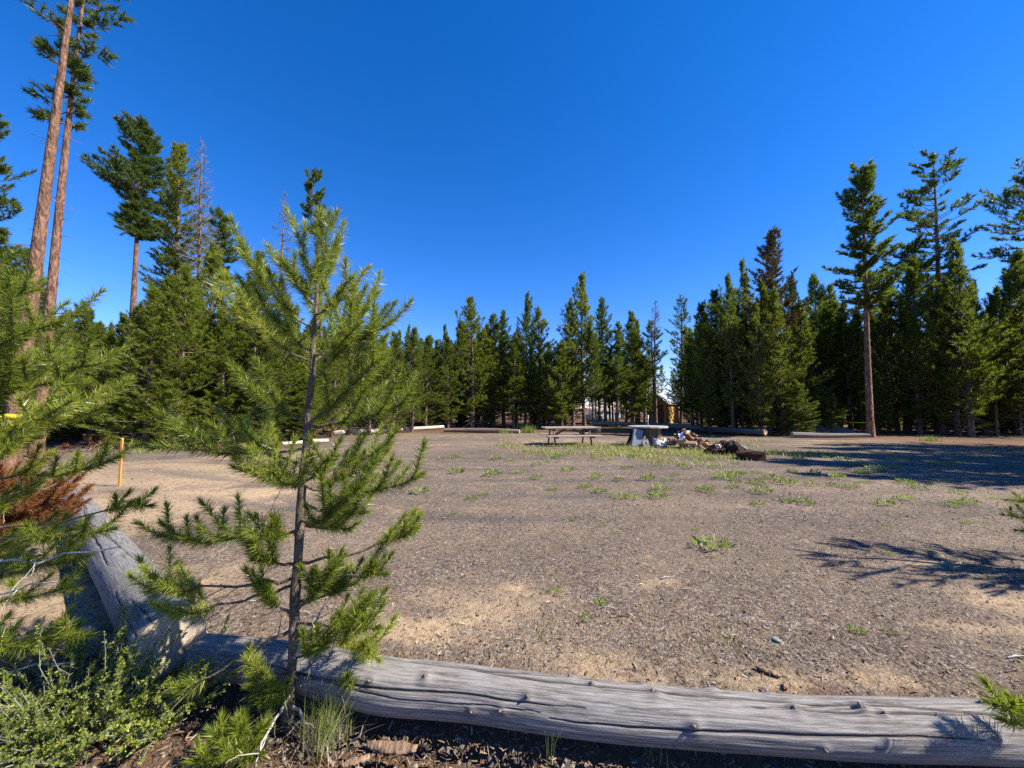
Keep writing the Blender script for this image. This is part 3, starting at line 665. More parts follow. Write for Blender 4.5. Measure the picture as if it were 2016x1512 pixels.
# ------------------------------------------------------------------ logs
def make_log(name, pts, rads, label, cat, mat, seed, S=300, K=96, ncr=7, crackd=.012, knots=(), cut='cut', group=None, lump=.06):
    """tapered bent log with carved cracks, knots as parts and sawn ends"""
    g = np.random.default_rng(seed)
    pts = np.asarray(pts, float); org = pts.mean(0); org[2] = pts[:, 2].min() - max(rads)
    L = np.r_[0, np.cumsum(np.linalg.norm(np.diff(pts, axis=0), axis=1))]; LT = L[-1]
    s = np.linspace(0, LT, S)
    P = np.stack([np.interp(s, L, pts[:, k]) for k in range(3)], -1)
    ker = np.ones(max(3, S // 12)) / max(3, S // 12); pad = len(ker) // 2
    for k in range(3):
        P[:, k] = np.convolve(np.pad(P[:, k], (pad, len(ker) - 1 - pad), mode='reflect', reflect_type='odd'), ker, 'valid')
    Rr = np.interp(s, L, rads)
    T = np.gradient(P, axis=0); A, B = frames(norm(T))
    an = np.arange(K) / K * 2 * math.pi
    r = Rr[:, None] * np.ones(K)[None]
    su = s[:, None] + 0 * an[None]; cv = np.cos(an)[None] * 1.3 + 0 * s[:, None]; sv = np.sin(an)[None] * 1.3 + 0 * s[:, None]
    r = r * (1 + lump * 2 * (fbm(su * 1.5 + seed, cv + 5 + sv * .7, 3) - .44) + .05 * (fbm(su * 2.0, sv * 6 + cv * 5 + 9, 3) - .44))
    crack = np.zeros_like(r)
    circ = 2 * math.pi * Rr.mean()
    for c in range(ncr):
        a0 = g.random() * 2 * math.pi; u0 = g.random() * LT * .8 - .1 * LT; u1 = u0 + LT * (.08 + .42 * g.random() ** 1.5 if c > 6 else .25 + .3 * g.random())
        ac = a0 + .5 * (fbm(s * .9 + 7 * c, s * 0 + c, 3) - .44) * 2 + .12 * (fbm(s * 7 + c, s * 0 + 3, 2) - .37)
        wdt = (.0015 + .0055 * g.random() ** 2 if c > 6 else .007 + .004 * g.random()) * np.clip(np.minimum(s - u0, u1 - s) / (.12 * LT + 1e-6), 0, 1)
        da = (an[None] - ac[:, None] + math.pi) % (2 * math.pi) - math.pi
        d = np.abs(da) * Rr[:, None]
        kk = np.clip(1 - d / (wdt[:, None] + circ / K * .6), 0, 1) * (wdt[:, None] > 1e-4)
        crack = np.maximum(crack, kk)
    r = r - crackd * crack
    kn = []
    for (fu, a, kr) in knots:
        u = fu * LT
        da = (an[None] - a + math.pi) % (2 * math.pi) - math.pi
        d2 = ((su - u) ** 2 + (da * Rr[:, None]) ** 2) / (kr * 2.2) ** 2
        r = r + kr * .9 * np.exp(-d2); crack = np.maximum(crack, .75 * np.exp(-d2 * 3.2))
        i = int(np.clip(fu * (S - 1), 0, S - 1)); kn.append((i, a, kr))
    V = P[:, None] + r[..., None] * (np.cos(an)[:, None] * A[:, None] + np.sin(an)[:, None] * B[:, None])
    idx = np.arange(S * K).reshape(S, K)
    # duplicate seam column for the uv
    V2 = np.concatenate([V, V[:, :1]], 1); cr2 = np.concatenate([crack, crack[:, :1]], 1)
    K2 = K + 1; id2 = np.arange(S * K2).reshape(S, K2)
    Q = np.stack([id2[:-1, :-1], id2[:-1, 1:], id2[1:, 1:], id2[1:, :-1]], -1).reshape(-1, 4)
    uv = np.stack([np.repeat(s, K2), np.tile(np.arange(K2) / K * circ, S)], -1)
    e = empty(name, org, label, cat, group)
    link('bole', make_mesh('bole', V2.reshape(-1, 3) - org, quads=Q, mat=mat, uv=uv, attrs={'crack': cr2}, smooth=True), e)
    for end in (0, S - 1):       # sawn ends, with rings of vertices for slight unevenness
        ring = V[end]; c = ring.mean(0); nrm = (T[end] / np.linalg.norm(T[end])) * (-1 if end == 0 else 1)
        fr = [0, .3, .6, .85, 1.0]
        vv = [c[None] + nrm * .002]
        for q in fr[1:]: vv.append(c + (ring - c) * q + nrm * (.002 * (1 - q)) + nrm * (g.normal(size=(K, 1)) * .0012 * (q < 1)))
        vv = np.concatenate(vv); tr_ = [[0, 1 + j, 1 + (j + 1) % K] for j in range(K)]
        qd = [[1 + m * K + j, 1 + (m + 1) * K + j, 1 + (m + 1) * K + (j + 1) % K, 1 + m * K + (j + 1) % K] for m in range(3) for j in range(K)]
        rel = vv - c; uvc = np.stack([rel @ A[end], rel @ B[end]], -1)
        link('sawn_end', make_mesh('sawn_end', vv - org, tris=tr_, quads=qd, mat=cut, uv=uvc * 4), e)
    for (i, a, kr) in kn:        # branch stubs
        nrm = math.cos(a) * A[i] + math.sin(a) * B[i]
        p = P[i] + nrm * (np.interp(a % (2 * math.pi), an, r[i]) - kr * .3)
        h = kr * (.6 + .9 * g.random())
        sd_ = norm(nrm + norm(T[i]) * .35 * g.choice([-1, 1]))
        pl = np.array([p, p + sd_ * h * .6, p + sd_ * h, p + sd_ * (h + .002)])
        v, f = tubes(pl[None], np.array([[kr * .62, kr * .5, kr * .42, .0006]]), 9)
        v = v + g.normal(size=v.shape) * kr * .05
        link('branch_stub', make_mesh('branch_stub', v - org, quads=f, mat=M[mat] if False else 'stub', smooth=False), e)
    return e
M['stub'] = mat_wood('stub_wood', (.07, .06, .052), (.17, .15, .135), (.3, .275, .25), (20, 20, 20), .5, .004)
NL = [(398, 1290, 44), (500, 1300, 45), (600, 1313, 47), (690, 1334, 52), (760, 1350, 56), (900, 1360, 54), (1130, 1392, 57), (1350, 1414, 57), (1600, 1431, 57), (1800, 1437, 59), (2016, 1440, 60), (2300, 1440, 60)]
npts, nr = [], []
for (px, py, hp) in NL:
    p = at_z(px, py, .165); npts.append(p); nr.append(hp * p[1] / F * .80)
# angle convention: A is horizontal (cross(up,T)), B up-ish.  T runs +x so A = +y..., B = +z
cumL = np.r_[0, np.cumsum(np.linalg.norm(np.diff(np.array(npts), axis=0), axis=1))]
def knot(px, py, kr):
    xs_ = [a[0] for a in NL]; m_ = np.interp(px, xs_, [a[1] for a in NL]); h_ = np.interp(px, xs_, [a[2] for a in NL])
    return (np.interp(px, xs_, cumL) / cumL[-1], 2.4 + math.asin(max(-.98, min(.98, (py - m_) / h_))), kr)
kn = [knot(*a) for a in [(631, 1352, .009), (750, 1352, .011), (846, 1342, .014), (943, 1402, .009), (1001, 1402, .011), (1047, 1380, .013), (1168, 1355, .009), (1291, 1373, .015), (1415, 1362, .014), (1354, 1432, .015), (1556, 1404, .014), (1689, 1403, .015), (1725, 1412, .009),
      (1908, 1454, .014), (1592, 1471, .009), (1935, 1396, .009), (1125, 1338, .01), (1270, 1352, .009), (1530, 1372, .009)]]
make_log('fallen_log', npts, nr, 'long silvery weathered log with knots and cracks lying across the front', 'log', 'log', 21, S=560, K=190, ncr=30, crackd=.012, knots=kn, lump=.07)
b0 = at_z(334, 1264, .27); b1 = at_z(142, 976, .16)
d = (b1 - b0) / np.linalg.norm(b1 - b0)
bp = [b0 + (b1 - b0) * t for t in (0, .3, .6, 1.0, 1.25)]
make_log('fallen_log', bp, [.165, .162, .155, .14, .135], 'thick grey log with a sawn end pointing at the camera, left of the sapling', 'log', 'log_big', 33, S=320, K=150, ncr=22, crackd=.012,
         knots=[(.2, 1.2, .012), (.28, 2.0, .01), (.36, 1.3, .012), (.42, 1.7, .01), (.33, .8, .011), (.5, 1.5, .012)], lump=.02)
c0 = at_z(212, 1262, .06)
make_log('log_round', [c0 + [-.16, .02, 0], c0 + [0, 0, .005], c0 + [.3, -.02, 0]], [.085, .09, .09], 'short dark log chunk tucked under the sawn end of the thick grey log', 'log', 'log_dark', 35, S=40, K=40, ncr=3)
def far_log(pa, pb, z0, z1, r, label, mat, seed, cut='cut', n=4):
    a = at_z(pa[0], pa[1], z0); b = at_z(pb[0], pb[1], z1)
    P = [a + (b - a) * t + np.array([0, 0, .03 * math.sin(t * 5 + seed)]) for t in np.linspace(0, 1, n)]
    rr = [r * (1.06 - .12 * t) for t in np.linspace(0, 1, n)]
    return make_log('fallen_log', P, rr, label, 'log', mat, seed, S=80, K=28, ncr=4, cut=cut)
far_log((652, 852), (874, 841), .16, .16, .125, 'long bleached white log along the left side of the clearing', 'log_pale', 41)
far_log((556, 874), (646, 868), .07, .07, .1, 'short bleached log end just right of the sapling trunk', 'log_pale', 42)
far_log((876, 847), (1024, 849), .12, .12, .15, 'dark brown log edging the clearing left of the picnic table', 'log_brown', 43)
a = far_log((1166, 834), (1250, 834), .46, .46, .13, 'grey log rail raised on a stump behind the picnic table', 'log_brown', 44)
far_log((1284, 838), (1509, 851), .25, .22, .17, 'long dark shaded log lying behind the firewood heap', 'log_dark', 45)
far_log((1250, 838), (1300, 836), .3, .3, .14, 'dark log behind the round table, butting the long shaded log', 'log_dark', 47)
far_log((1560, 857), (1712, 858), .12, .12, .15, 'dark log in front of the grey sand heap', 'log_dark', 46)
def stump(px, py, r, h, label, mat='log_brown', seed=50):
    p = at_z(px, py, 0); z = gz(p[0], p[1]); p[2] = z
    make_log('stump', [p + [0, 0, -.05], p + [.01, 0, h * .5], p + [.01, .01, h]], [r * 1.15, r, r * .97], label, 'stump', mat, seed, S=30, K=28, ncr=3)
stump(1177, 851, .2, .42, 'squat reddish brown stump holding up the log rail')
stump(1150, 846, .14, .35, 'low dark stump at the left end of the log rail', 'log_dark', 51)

# ------------------------------------------------------------------ boxes and small building blocks
def box(c, s, rot=None, bev=.06, g=None, rough=0):
    """bevelled box -> verts, quads (bevel as fraction of smallest side)"""
    c, s = np.asarray(c, float), np.asarray(s, float) / 2; b = min(s) * bev * 2
    import itertools
    bm_v = []; Fq = []
    # use a rounded profile: 8 corners x 3 verts
    vid = {}
    V = []
    for sx in (-1, 1):
        for sy in (-1, 1):
            for sz in (-1, 1):
                for ax in range(3):
                    p = np.array([sx, sy, sz]) * (s - b); p[ax] = (sx, sy, sz)[ax] * s[ax]
                    vid[(sx, sy, sz, ax)] = len(V); V.append(p)
    Q, T = [], []
    for ax in range(3):
        o = [i for i in range(3) if i != ax]
        for sg in (-1, 1):
            ring = []
            for a_, b_ in ((-1, -1), (1, -1), (1, 1), (-1, 1)):
                k = [0, 0, 0]; k[ax] = sg; k[o[0]] = a_; k[o[1]] = b_; ring.append(vid[(*k, ax)])
            if (sg > 0) == (ax == 1): ring = ring[::-1]
            Q.append(ring)
    for ax in range(3):
        o = [i for i in range(3) if i != ax]
        for a_ in (-1, 1):
            for b_ in (-1, 1):
                k0 = [0, 0, 0]; k0[o[0]] = a_; k0[o[1]] = b_; k1 = list(k0); k0[ax] = -1; k1[ax] = 1
                Q.append([vid[(*k0, o[0])], vid[(*k0, o[1])], vid[(*k1, o[1])], vid[(*k1, o[0])]])
    for sx in (-1, 1):
        for sy in (-1, 1):
            for sz in (-1, 1):
                a_, b_, c_ = (vid[(sx, sy, sz, k)] for k in range(3)); Q.append([a_, b_, c_, c_])
    V = np.array(V)
    if g is not None and rough: V = V + g.normal(size=V.shape) * rough
    if rot is not None: V = V @ np.array(rot).T
    return V + c, np.array(Q)
def bmesh_from(parts, name, mat):
    import bmesh
    V, Q = merge(parts)
    me = bpy.data.meshes.new(name); bm = bmesh.new()
    vs = [bm.verts.new(p) for p in V]
    for f in Q:
        ids = list(dict.fromkeys(int(i) for i in f))
        try: bm.faces.new([vs[i] for i in ids])
        except ValueError: pass
    bmesh.ops.recalc_face_normals(bm, faces=bm.faces)
    bm.to_mesh(me); bm.free(); me.materials.append(M[mat] if isinstance(mat, str) else mat); return me
def rot_z(a): return np.array(Matrix.Rotation(a, 3, 'Z'))
def rot(ax, a): return np.array(Matrix.Rotation(a, 3, ax))
def part(name, parts, mat, parent, **k): return link(name, bmesh_from(parts, name, mat), parent)
def beam(a, b, w, h, bev=.08):
    a, b = np.asarray(a, float), np.asarray(b, float); d = b - a; L = np.linalg.norm(d); t = d / L
    A, B = frames(t[None]); Rm = np.stack([t, A[0], B[0]], 1)
    return box((a + b) / 2, (L, w, h), Rm, bev)

M['table_wood'] = mat_wood('grey_table_boards', (.13, .1, .08), (.28, .235, .2), (.46, .41, .36), (2.5, 40, 40))
M['table_frame'] = mat_wood('brown_table_frame', (.1, .05, .032), (.2, .105, .065), (.3, .17, .11), (3, 30, 30))
# ---- picnic table
tc = np.array([at_y(1121, 850, 16.6)[0], 16.6, 0]); tc[2] = gz(tc[0], tc[1])
pt = empty('picnic_table', tc, 'weathered wooden picnic table with attached benches on the grass in the clearing', 'picnic table', rz=R_(9))
Lx = 2.3
for i in range(5):
    part('top_board', [box((random.uniform(-.02, .02), -.34 + i * .17, .755 + random.uniform(-.006, .01)), (Lx + random.uniform(-.05, .08), .158, .06), rot('X', random.uniform(-.03, .03)), .12)], 'table_wood', pt)
for sy in (-1, 1):
    for j in range(2):
        part('bench_board', [box((random.uniform(-.02, .02), sy * (.66 + j * .14), .445), (Lx, .132, .058), None, .12)], 'table_wood', pt)
for sx in (-.78, .78):
    for sy in (-1, 1):
        part('leg', [beam((sx, sy * .26, .725), (sx, sy * .62, .0), .045, .1)], 'table_frame', pt)
    part('bench_beam', [beam((sx + .045, -.84, .39), (sx + .045, .84, .39), .045, .1)], 'table_frame', pt)
    part('top_batten', [beam((sx + .045, -.38, .69), (sx + .045, .38, .69), .045, .09)], 'table_frame', pt)
    part('brace', [beam((sx - math.copysign(.04, sx), 0, .4), (math.copysign(.12, sx), 0, .72), .05, .09)], 'table_frame', pt)

# ---- round table
M['spool'] = mat_wood('grey_round_top', (.2, .18, .16), (.36, .33, .3), (.5, .48, .44), (3, 30, 30))
M['plank'] = mat_wood('plank_pedestal', (.09, .06, .045), (.19, .14, .11), (.3, .24, .19), (30, 30, 2.5))
sc_ = np.array([at_y(1276, 850, 16.4)[0], 16.4, 0]); sc_[2] = gz(sc_[0], sc_[1])
st = empty('round_table', sc_, 'round grey plank table top on a plank pedestal with a rod standing up from it', 'table')
an = np.linspace(0, 2 * math.pi, 40, endpoint=False)
for i in range(7):      # planks of the round top
    y0, y1 = -.78 + i * .223, -.78 + i * .223 + .215
    ys = np.array([y0, (y0 + y1) / 2, y1]); hx = np.sqrt(np.maximum(.02, .8 ** 2 - ys ** 2))
    up_ = [(-hx[0], y0), (hx[0], y0), (hx[1], ys[1]), (hx[2], y1), (-hx[2], y1), (-hx[1], ys[1])]
    zt, zb = .84 + random.uniform(-.004, .006), .785
    V = np.array([(x, y, zt) for x, y in up_] + [(x, y, zb) for x, y in up_]); n = 6
    Q = [[0, 1, 2, 3], [0, 3, 4, 5], [6 + 3, 6 + 2, 6 + 1, 6], [6 + 5, 6 + 4, 6 + 3, 6]] + [[k, 6 + k, 6 + (k + 1) % n, (k + 1) % n] for k in range(n)]
    part('top_board', [(V, np.array(Q))], 'spool', st)
for i in range(9):
    a = i / 9 * 2 * math.pi
    part('stave', [box((.24 * math.cos(a) + .16, .24 * math.sin(a), .39), (.04, .15, .78), rot_z(a), .1)], 'plank', st)
part('side_plank', [box((.33, -.34, .39), (.17, .035, .8), rot_z(.1), .1)], 'plank', st)
M['steel'] = mat_plain('rod_steel', (.42, .42, .42), .45, .15, 20, .6)
v, f = tubes(np.array([[(.0, 0, .83), (.0, 0, 1.0), (.012, 0, 1.3), (.012, 0, 1.302)]]), np.array([[.022, .022, .022, .001]]), 10)
link('rod', make_mesh('rod', v, quads=f, mat='steel', smooth=True), st)
# leaning screen
M['dark_frame'] = mat_plain('dark_frame', (.03, .03, .034), .5, .2)
M['screen'] = mat_plain('pale_screen', (.2, .23, .28), .55, .08, 9)
def local_leaning(px, py, Y, lean_x, lean_y):
    p = at_y(px, py, Y); p[2] = gz(p[0], p[1]); return p
p = local_leaning(1252, 875, 15.65, 0, 0)
lp_ = empty('leaning_panel', p, 'pale grey panel in a dark frame leaning on the round table', 'panel')
Rl = rot('X', -.28) @ rot('Y', .27)
def lb_(c, s): return box(Rl @ np.array(c), s, Rl, .1)
part('sheet', [lb_((0, 0, .41), (.36, .012, .74))], 'screen', lp_)
for c, s in (((-.21, 0, .4), (.05, .03, .82)), ((.21, 0, .4), (.05, .03, .82)), ((0, 0, .02), (.37, .03, .05)), ((0, 0, .795), (.37, .03, .04))):
    part('frame_bar', [lb_(c, s)], 'dark_frame', lp_)
# folded camp chairs
M['chair_cloth'] = mat_plain('chair_cloth', (.035, .04, .048), .8, .3, 30)
M['tube'] = mat_plain('pale_tube', (.5, .5, .48), .4, .1, 20, .3)
for (px, Y, lx, label, tubem) in ((1236, 15.8, .55, 'folded dark camp chair leaning left of the pale panel', 'dark_frame'), (1243, 16.0, .42, 'second folded dark camp chair standing between the first one and the pale panel', 'dark_frame'), (1273, 15.5, -.15, 'small folded striped chair with white tubes right of the pale panel', 'tube')):
    p = local_leaning(px, 876, Y, 0, 0); h = .7 if tubem != 'tube' else .36
    ce = empty('folded_chair', p, label, 'folding chair', rz=random.uniform(-.3, .3))
    for i in range(5 if tubem == 'tube' else 3):
        o = -.1 + i * (.06 if tubem == 'tube' else .085)
        q0 = np.array([o, -.05 + .02 * i, .0]); q1 = q0 + [lx * h, .12, h]
        v, f = tubes(np.array([[q0, (q0 + q1) / 2 + [0, 0, .02], q1, q1 + [.02, 0, .004]]]), np.full((1, 4), .013), 8)
        link('tube_leg', make_mesh('tube_leg', v, quads=f, mat=tubem, smooth=True), ce)
    q = np.array([[-.08, -.02, .12], [.1, .04, .12], [.1 + lx * h * .75, .13, h * .92], [-.08 + lx * h * .75, .07, h * .92]])
    gq = 7; U, Vv = np.meshgrid(np.linspace(0, 1, gq), np.linspace(0, 1, gq)); U, Vv = U.ravel()[:, None], Vv.ravel()[:, None]
    S_ = (q[0] * (1 - U) + q[1] * U) * (1 - Vv) + (q[3] * (1 - U) + q[2] * U) * Vv + np.array([0, 1, 0]) * (.03 * np.sin(U * 9) * np.sin(Vv * 4))
    ii = np.arange(gq * gq).reshape(gq, gq); Qd = np.stack([ii[:-1, :-1], ii[:-1, 1:], ii[1:, 1:], ii[1:, :-1]], -1).reshape(-1, 4)
    S2 = S_ + np.array([0, .012, 0]); V = np.concatenate([S_, S2]); Qd = np.concatenate([Qd, Qd[:, ::-1] + gq * gq])
    link('cloth_seat', make_mesh('cloth_seat', V, quads=Qd, mat='chair_cloth', smooth=True), ce)

# ---- white sack of kindling
M['sack'] = mat_plain('white_sack', (.6, .6, .6), .5, .1, 12, 0, .6)
M['sack_red'] = mat_plain('sack_red', (.6, .06, .12), .5, .1)
M['sack_grey'] = mat_plain('sack_grey', (.3, .34, .42), .5, .1)
p = at_z(1300, 880, 0); p[2] = gz(p[0], p[1])
sk = empty('kindling_sack', p, 'torn white plastic sack with red and grey print, kindling showing through its top', 'sack')
n1, n2 = 24, 12; a = np.linspace(0, 2 * math.pi, n1, endpoint=False); t = np.linspace(0, 1, n2)
rr = .25 * (np.sin(np.clip(t, .02, 1) * 2.2 + .5) ** .6)[:, None] * (1 + .12 * np.sin(a * 5)[None] + .16 * (vnoise(a * 2 + 3, a * 0)[None] - .5) + .1 * np.sin(a * 3 + t[:, None] * 7))
V = np.stack([rr * np.cos(a) * 1.15, rr * np.sin(a) * .8, (t[:, None] * .33 * (1 + .16 * np.sin(a * 2 + 1) + .08 * np.sin(a * 7)))], -1).reshape(-1, 3)
i0 = np.arange(n1 * n2).reshape(n2, n1); j0 = np.roll(i0, -1, 1); Q = np.stack([i0[:-1], j0[:-1], j0[1:], i0[1:]], -1).reshape(-1, 4)
link('sack_body', make_mesh('sack_body', V, quads=Q, mat='sack', smooth=True), sk)
part('red_print', [box((-.14, -.215, .1), (.07, .02, .09), rot_z(-.5), .2)], 'sack_red', sk)
part('grey_print', [box((.05, -.24, .1), (.2, .02, .05), rot_z(.05), .2)], 'sack_grey', sk)
M['split'] = mat_wood('split_wood', (.2, .1, .05), (.4, .22, .11), (.6, .42, .25), (3, 22, 22), .5, .008)
M['split_brown'] = mat_wood('split_brown', (.09, .045, .028), (.19, .1, .06), (.32, .2, .13), (3, 22, 22), .5, .01)
M['split_pale'] = mat_wood('split_pale', (.4, .32, .25), (.6, .5, .4), (.75, .68, .58), (3, 22, 22), .5, .008)
def split_log(g, L, r):
    """a wedge of split firewood along x"""
    a = g.uniform(.9, 1.7); n = 5
    prof = [(0, 0)] + [(r * math.cos(-a / 2 + a * k / (n - 1)), r * math.sin(-a / 2 + a * k / (n - 1))) for k in range(n)]
    prof = np.array(prof) - [r * .5, 0]
    S = 4; xs = np.linspace(-L / 2, L / 2, S)
    V = np.array([[x, y * (1 + g.normal() * .05), z * (1 + g.normal() * .05)] for x in xs for y, z in prof]); m = len(prof)
    i = np.arange(S * m).reshape(S, m); j = np.roll(i, -1, 1)
    Q = list(np.stack([i[:-1], j[:-1], j[1:], i[1:]], -1).reshape(-1, 4))
    T = [[s * m, s * m + k, s * m + k + 1] for s in (0, S - 1) for k in range(1, m - 1)]
    return V, np.array(Q), np.array(T)
gw = np.random.default_rng(77)
for i in range(4):
    v, q_, t_ = split_log(gw, .26, .05)
    o = link('kindling', make_mesh('kindling', v, tris=t_, quads=q_, mat='split'), None, p + [.03 * i - .03, -.03 + .03 * i, .3 + .02 * (i % 2)])
    o.rotation_euler = (gw.random() * 3, -.9 + .5 * gw.random(), gw.random() * 3)
    tag(o, 'orange-brown stick of kindling poking from the torn white sack', 'kindling', 'kindling in the white sack')

# ---- firewood heap
WM = [make_mesh('firewood', *(lambda r: (r[0],))(x), tris=x[2], quads=x[1], mat=m) for m in ('split', 'split_brown', 'split_brown', 'split_pale', 'split', 'split_brown') for x in [split_log(gw, gw.uniform(.34, .44), gw.uniform(.1, .15))]]
fc = at_y(1354, 860, 15.6)
for i in range(62):
    u = gw.normal() * .38; u = max(-.78, min(.8, u)); w = gw.normal() * .3
    hmax = .62 * max(0, 1 - (abs(u + .12) / .95) ** 1.3) * max(0, 1 - (abs(w) / .8) ** 1.5)
    z = gz(fc[0] + u, fc[1] + w) + .07 + hmax * (gw.random() ** .5) * .92
    if u > .4: z = min(z, .22)
    k_ = gw.integers(6)
    o = link('firewood', WM[k_], None, (fc[0] + u, fc[1] + w, z))
    o.rotation_euler = (gw.random() * 6.28, gw.normal() * .35, gw.random() * 6.28)
    tag(o, ['split orange-brown log in the loose firewood heap', 'dark split log with bark in the loose firewood heap', 'dark split log with bark in the loose firewood heap', 'pale split log in the loose firewood heap', 'split orange-brown log in the loose firewood heap', 'dark split log with bark in the loose firewood heap'][k_], 'firewood', 'split logs in the firewood heap')
v_, f_ = tubes(np.array([[(-.2, 0, 0), (0, 0, 0), (.2, 0, 0)]]), np.array([[.09, .085, .088]]), 14)
rl = make_log('firewood', [np.array([fc[0] - .22, fc[1] - .2, .66]), np.array([fc[0] - .17, fc[1] - .05, .68]), np.array([fc[0] - .1, fc[1] + .15, .67])], [.09, .09, .088], 'round pale log on the very top of the firewood heap', 'firewood', 'log_brown', 91, S=12, K=20, ncr=1, cut='cut_fresh')
rl = make_log('firewood', [np.array([fc[0] - .42, fc[1] - .52, .22]), np.array([fc[0] - .2, fc[1] - .52, .21]), np.array([fc[0] + .05, fc[1] - .5, .21])], [.1, .1, .098], 'grey-brown unsplit log along the front of the firewood heap', 'firewood', 'log_brown', 92, S=14, K=20, ncr=2, cut='cut_fresh')
o = link('plastic_sheet', make_mesh('plastic_sheet', np.array([[x * .11 + .02 * math.sin(7 * y), y * .05, .1 * y + .03 * math.sin(3 * x)] for y in np.linspace(-1, 1, 6) for x in np.linspace(-1, 1, 8)]), quads=[[r * 8 + c, r * 8 + c + 1, r * 8 + c + 9, r * 8 + c + 8] for r in range(5) for c in range(7)], mat=mat_plain('pale_blue_plastic', (.5, .62, .8), .35, .08)), None, (fc[0] - .38, fc[1] - .3, .5))
tag(o, 'crumpled pale blue plastic scrap lying on the firewood heap', 'plastic scrap')
mod = o.modifiers.new('s', 'SOLIDIFY'); mod.thickness = .008

# ---- dark rocks and grey blocks
def rock_mesh(name, g, sx, sy, sz, mat, sub=3, rough=.35):
    import bmesh
    bm = bmesh.new(); bmesh.ops.create_icosphere(bm, subdivisions=sub, radius=1)
    off = g.random(3) * 50
    for v in bm.verts:
        p = v.co; n = float(fbm(p.x * 1.4 + off[0] + p.z, p.y * 1.4 + off[1] + p.z * .7, 4)) - .45
        n2 = float(fbm(p.x * 5 + off[2], p.y * 5 + p.z * 4, 3)) - .44
        v.co = p * (1 + rough * 2.2 * n + rough * .7 * n2); v.co.x *= sx; v.co.y *= sy; v.co.z *= sz
    me = bpy.data.meshes.new(name); bm.to_mesh(me); bm.free(); me.materials.append(M[mat]); return me
M['lava'] = mat_plain('dark_lava_rock', (.06, .032, .026), .95, .35, 22, 0, .9)
M['ash_block'] = mat_plain('grey_block', (.2, .2, .21), .9, .2, 16, 0, .5)
M['pale_stone'] = mat_plain('pale_stone', (.26, .29, .25), .8, .15, 25, 0, .4)
RM = [rock_mesh('lava_rock', gw, *(gw.uniform(.8, 1.25, 3) * np.array([1, 1, .75])), 'lava', 3, .4) for _ in range(5)]
rc = at_y(1432, 885, 13.5)
for i in range(26):
    u = gw.uniform(-.72, .55); w = gw.normal() * .22
    s_ = gw.uniform(.09, .2)
    o = link('lava_rock', RM[i % 5], None, (rc[0] + u, rc[1] + w, gz(rc[0] + u, rc[1] + w) + s_ * .5 + max(0, .25 * (1 - abs(u) / .6)) * gw.random()))
    o.scale = (s_,) * 3; o.rotation_euler = tuple(gw.random(3) * 6.28)
    tag(o, 'rough reddish-black lava rock in the pile beside the fire ring', 'rock', 'lava rocks beside the fire ring')
gb = np.random.default_rng(5)
for i, (px, py, z, s_, rt) in enumerate([(1446, 872, .3, (.34, .26, .2), (.2, .5, .4)), (1462, 878, .18, (.3, .3, .2), (.1, .6, -.3)), (1436, 880, .22, (.28, .2, .18), (-.3, .4, .9)), (1455, 886, .1, (.3, .26, .18), (.4, 0, .2))]):
    pp = at_y(px, py, 13.7)
    o = link('concrete_block', bmesh_from([box((0, 0, 0), s_, None, .12, gb, .012)], 'concrete_block', 'ash_block'), None, (pp[0], 13.7 + .1 * (i % 2), z))
    o.rotation_euler = rt
    tag(o, ['topmost grey concrete block tilted on the lava rocks', 'grey concrete block on the right slope of the lava rocks', 'grey concrete block on the left of the lava rock pile', 'lowest grey concrete block behind the fire ring'][i], 'block')
for i, (px, py) in enumerate([(1412, 872), (1417, 876)]):
    pp = at_y(px, py, 13.4)
    o = link('firewood', WM[3], None, (pp[0], 13.4, .26)); o.scale = (.45, .6, .6); o.rotation_euler = (0, 1.3 - .3 * i, .3 + i)
    tag(o, ['pale wood scrap standing upright at the left of the lava rocks', 'second pale wood scrap leaning over the lava rocks, lower than the upright one'][i], 'wood scrap')

# ---- fire ring
M['rust_metal'] = mat_plain('rusty_steel', (.085, .042, .032), .75, .35, 18, .35, .5)
p = at_z(1478, 907, 0); p[1] += .4; p[0] = at_y(1478, 890, p[1])[0]; p[2] = gz(p[0], p[1])
fr = empty('fire_ring', p, 'low rusty steel fire ring with a grate folded over it', 'fire ring')
n = 40; a = np.linspace(0, 2 * math.pi, n, endpoint=False)
R0 = .39; prof = [(R0, .0), (R0 + .012, .19), (R0 + .024, .2), (R0 - .01, .2), (R0 - .012, .18), (R0 - .014, .0)]
V = np.array([[r * math.cos(x), r * math.sin(x), z] for r, z in prof for x in a]); i = np.arange(len(prof) * n).reshape(len(prof), n); j = np.roll(i, -1, 1)
link('ring', make_mesh('ring', V, quads=np.stack([i[:-1], j[:-1], j[1:], i[1:]], -1).reshape(-1, 4), mat='rust_metal'), fr)
bars = []
for q in np.linspace(-.32, .32, 11):
    hw = math.sqrt(.39 ** 2 - q * q); bars.append(beam((-hw * .2 - .1, q, .212), (hw, q, .222), .014, .014))
bars += [beam((-.16, -.34, .212), (-.16, .34, .212), .02, .02), beam((.22, -.3, .22), (.22, .3, .22), .02, .02)]
part('grate', bars, 'rust_metal', fr)
part('lid_plate', [box((-.05, .08, .24), (.5, .34, .012), rot('Y', -.06), .2)], 'rust_metal', fr)
part('hinge', [box((-.42, -.1, .08), (.05, .1, .12), None, .2)], 'rust_metal', fr)

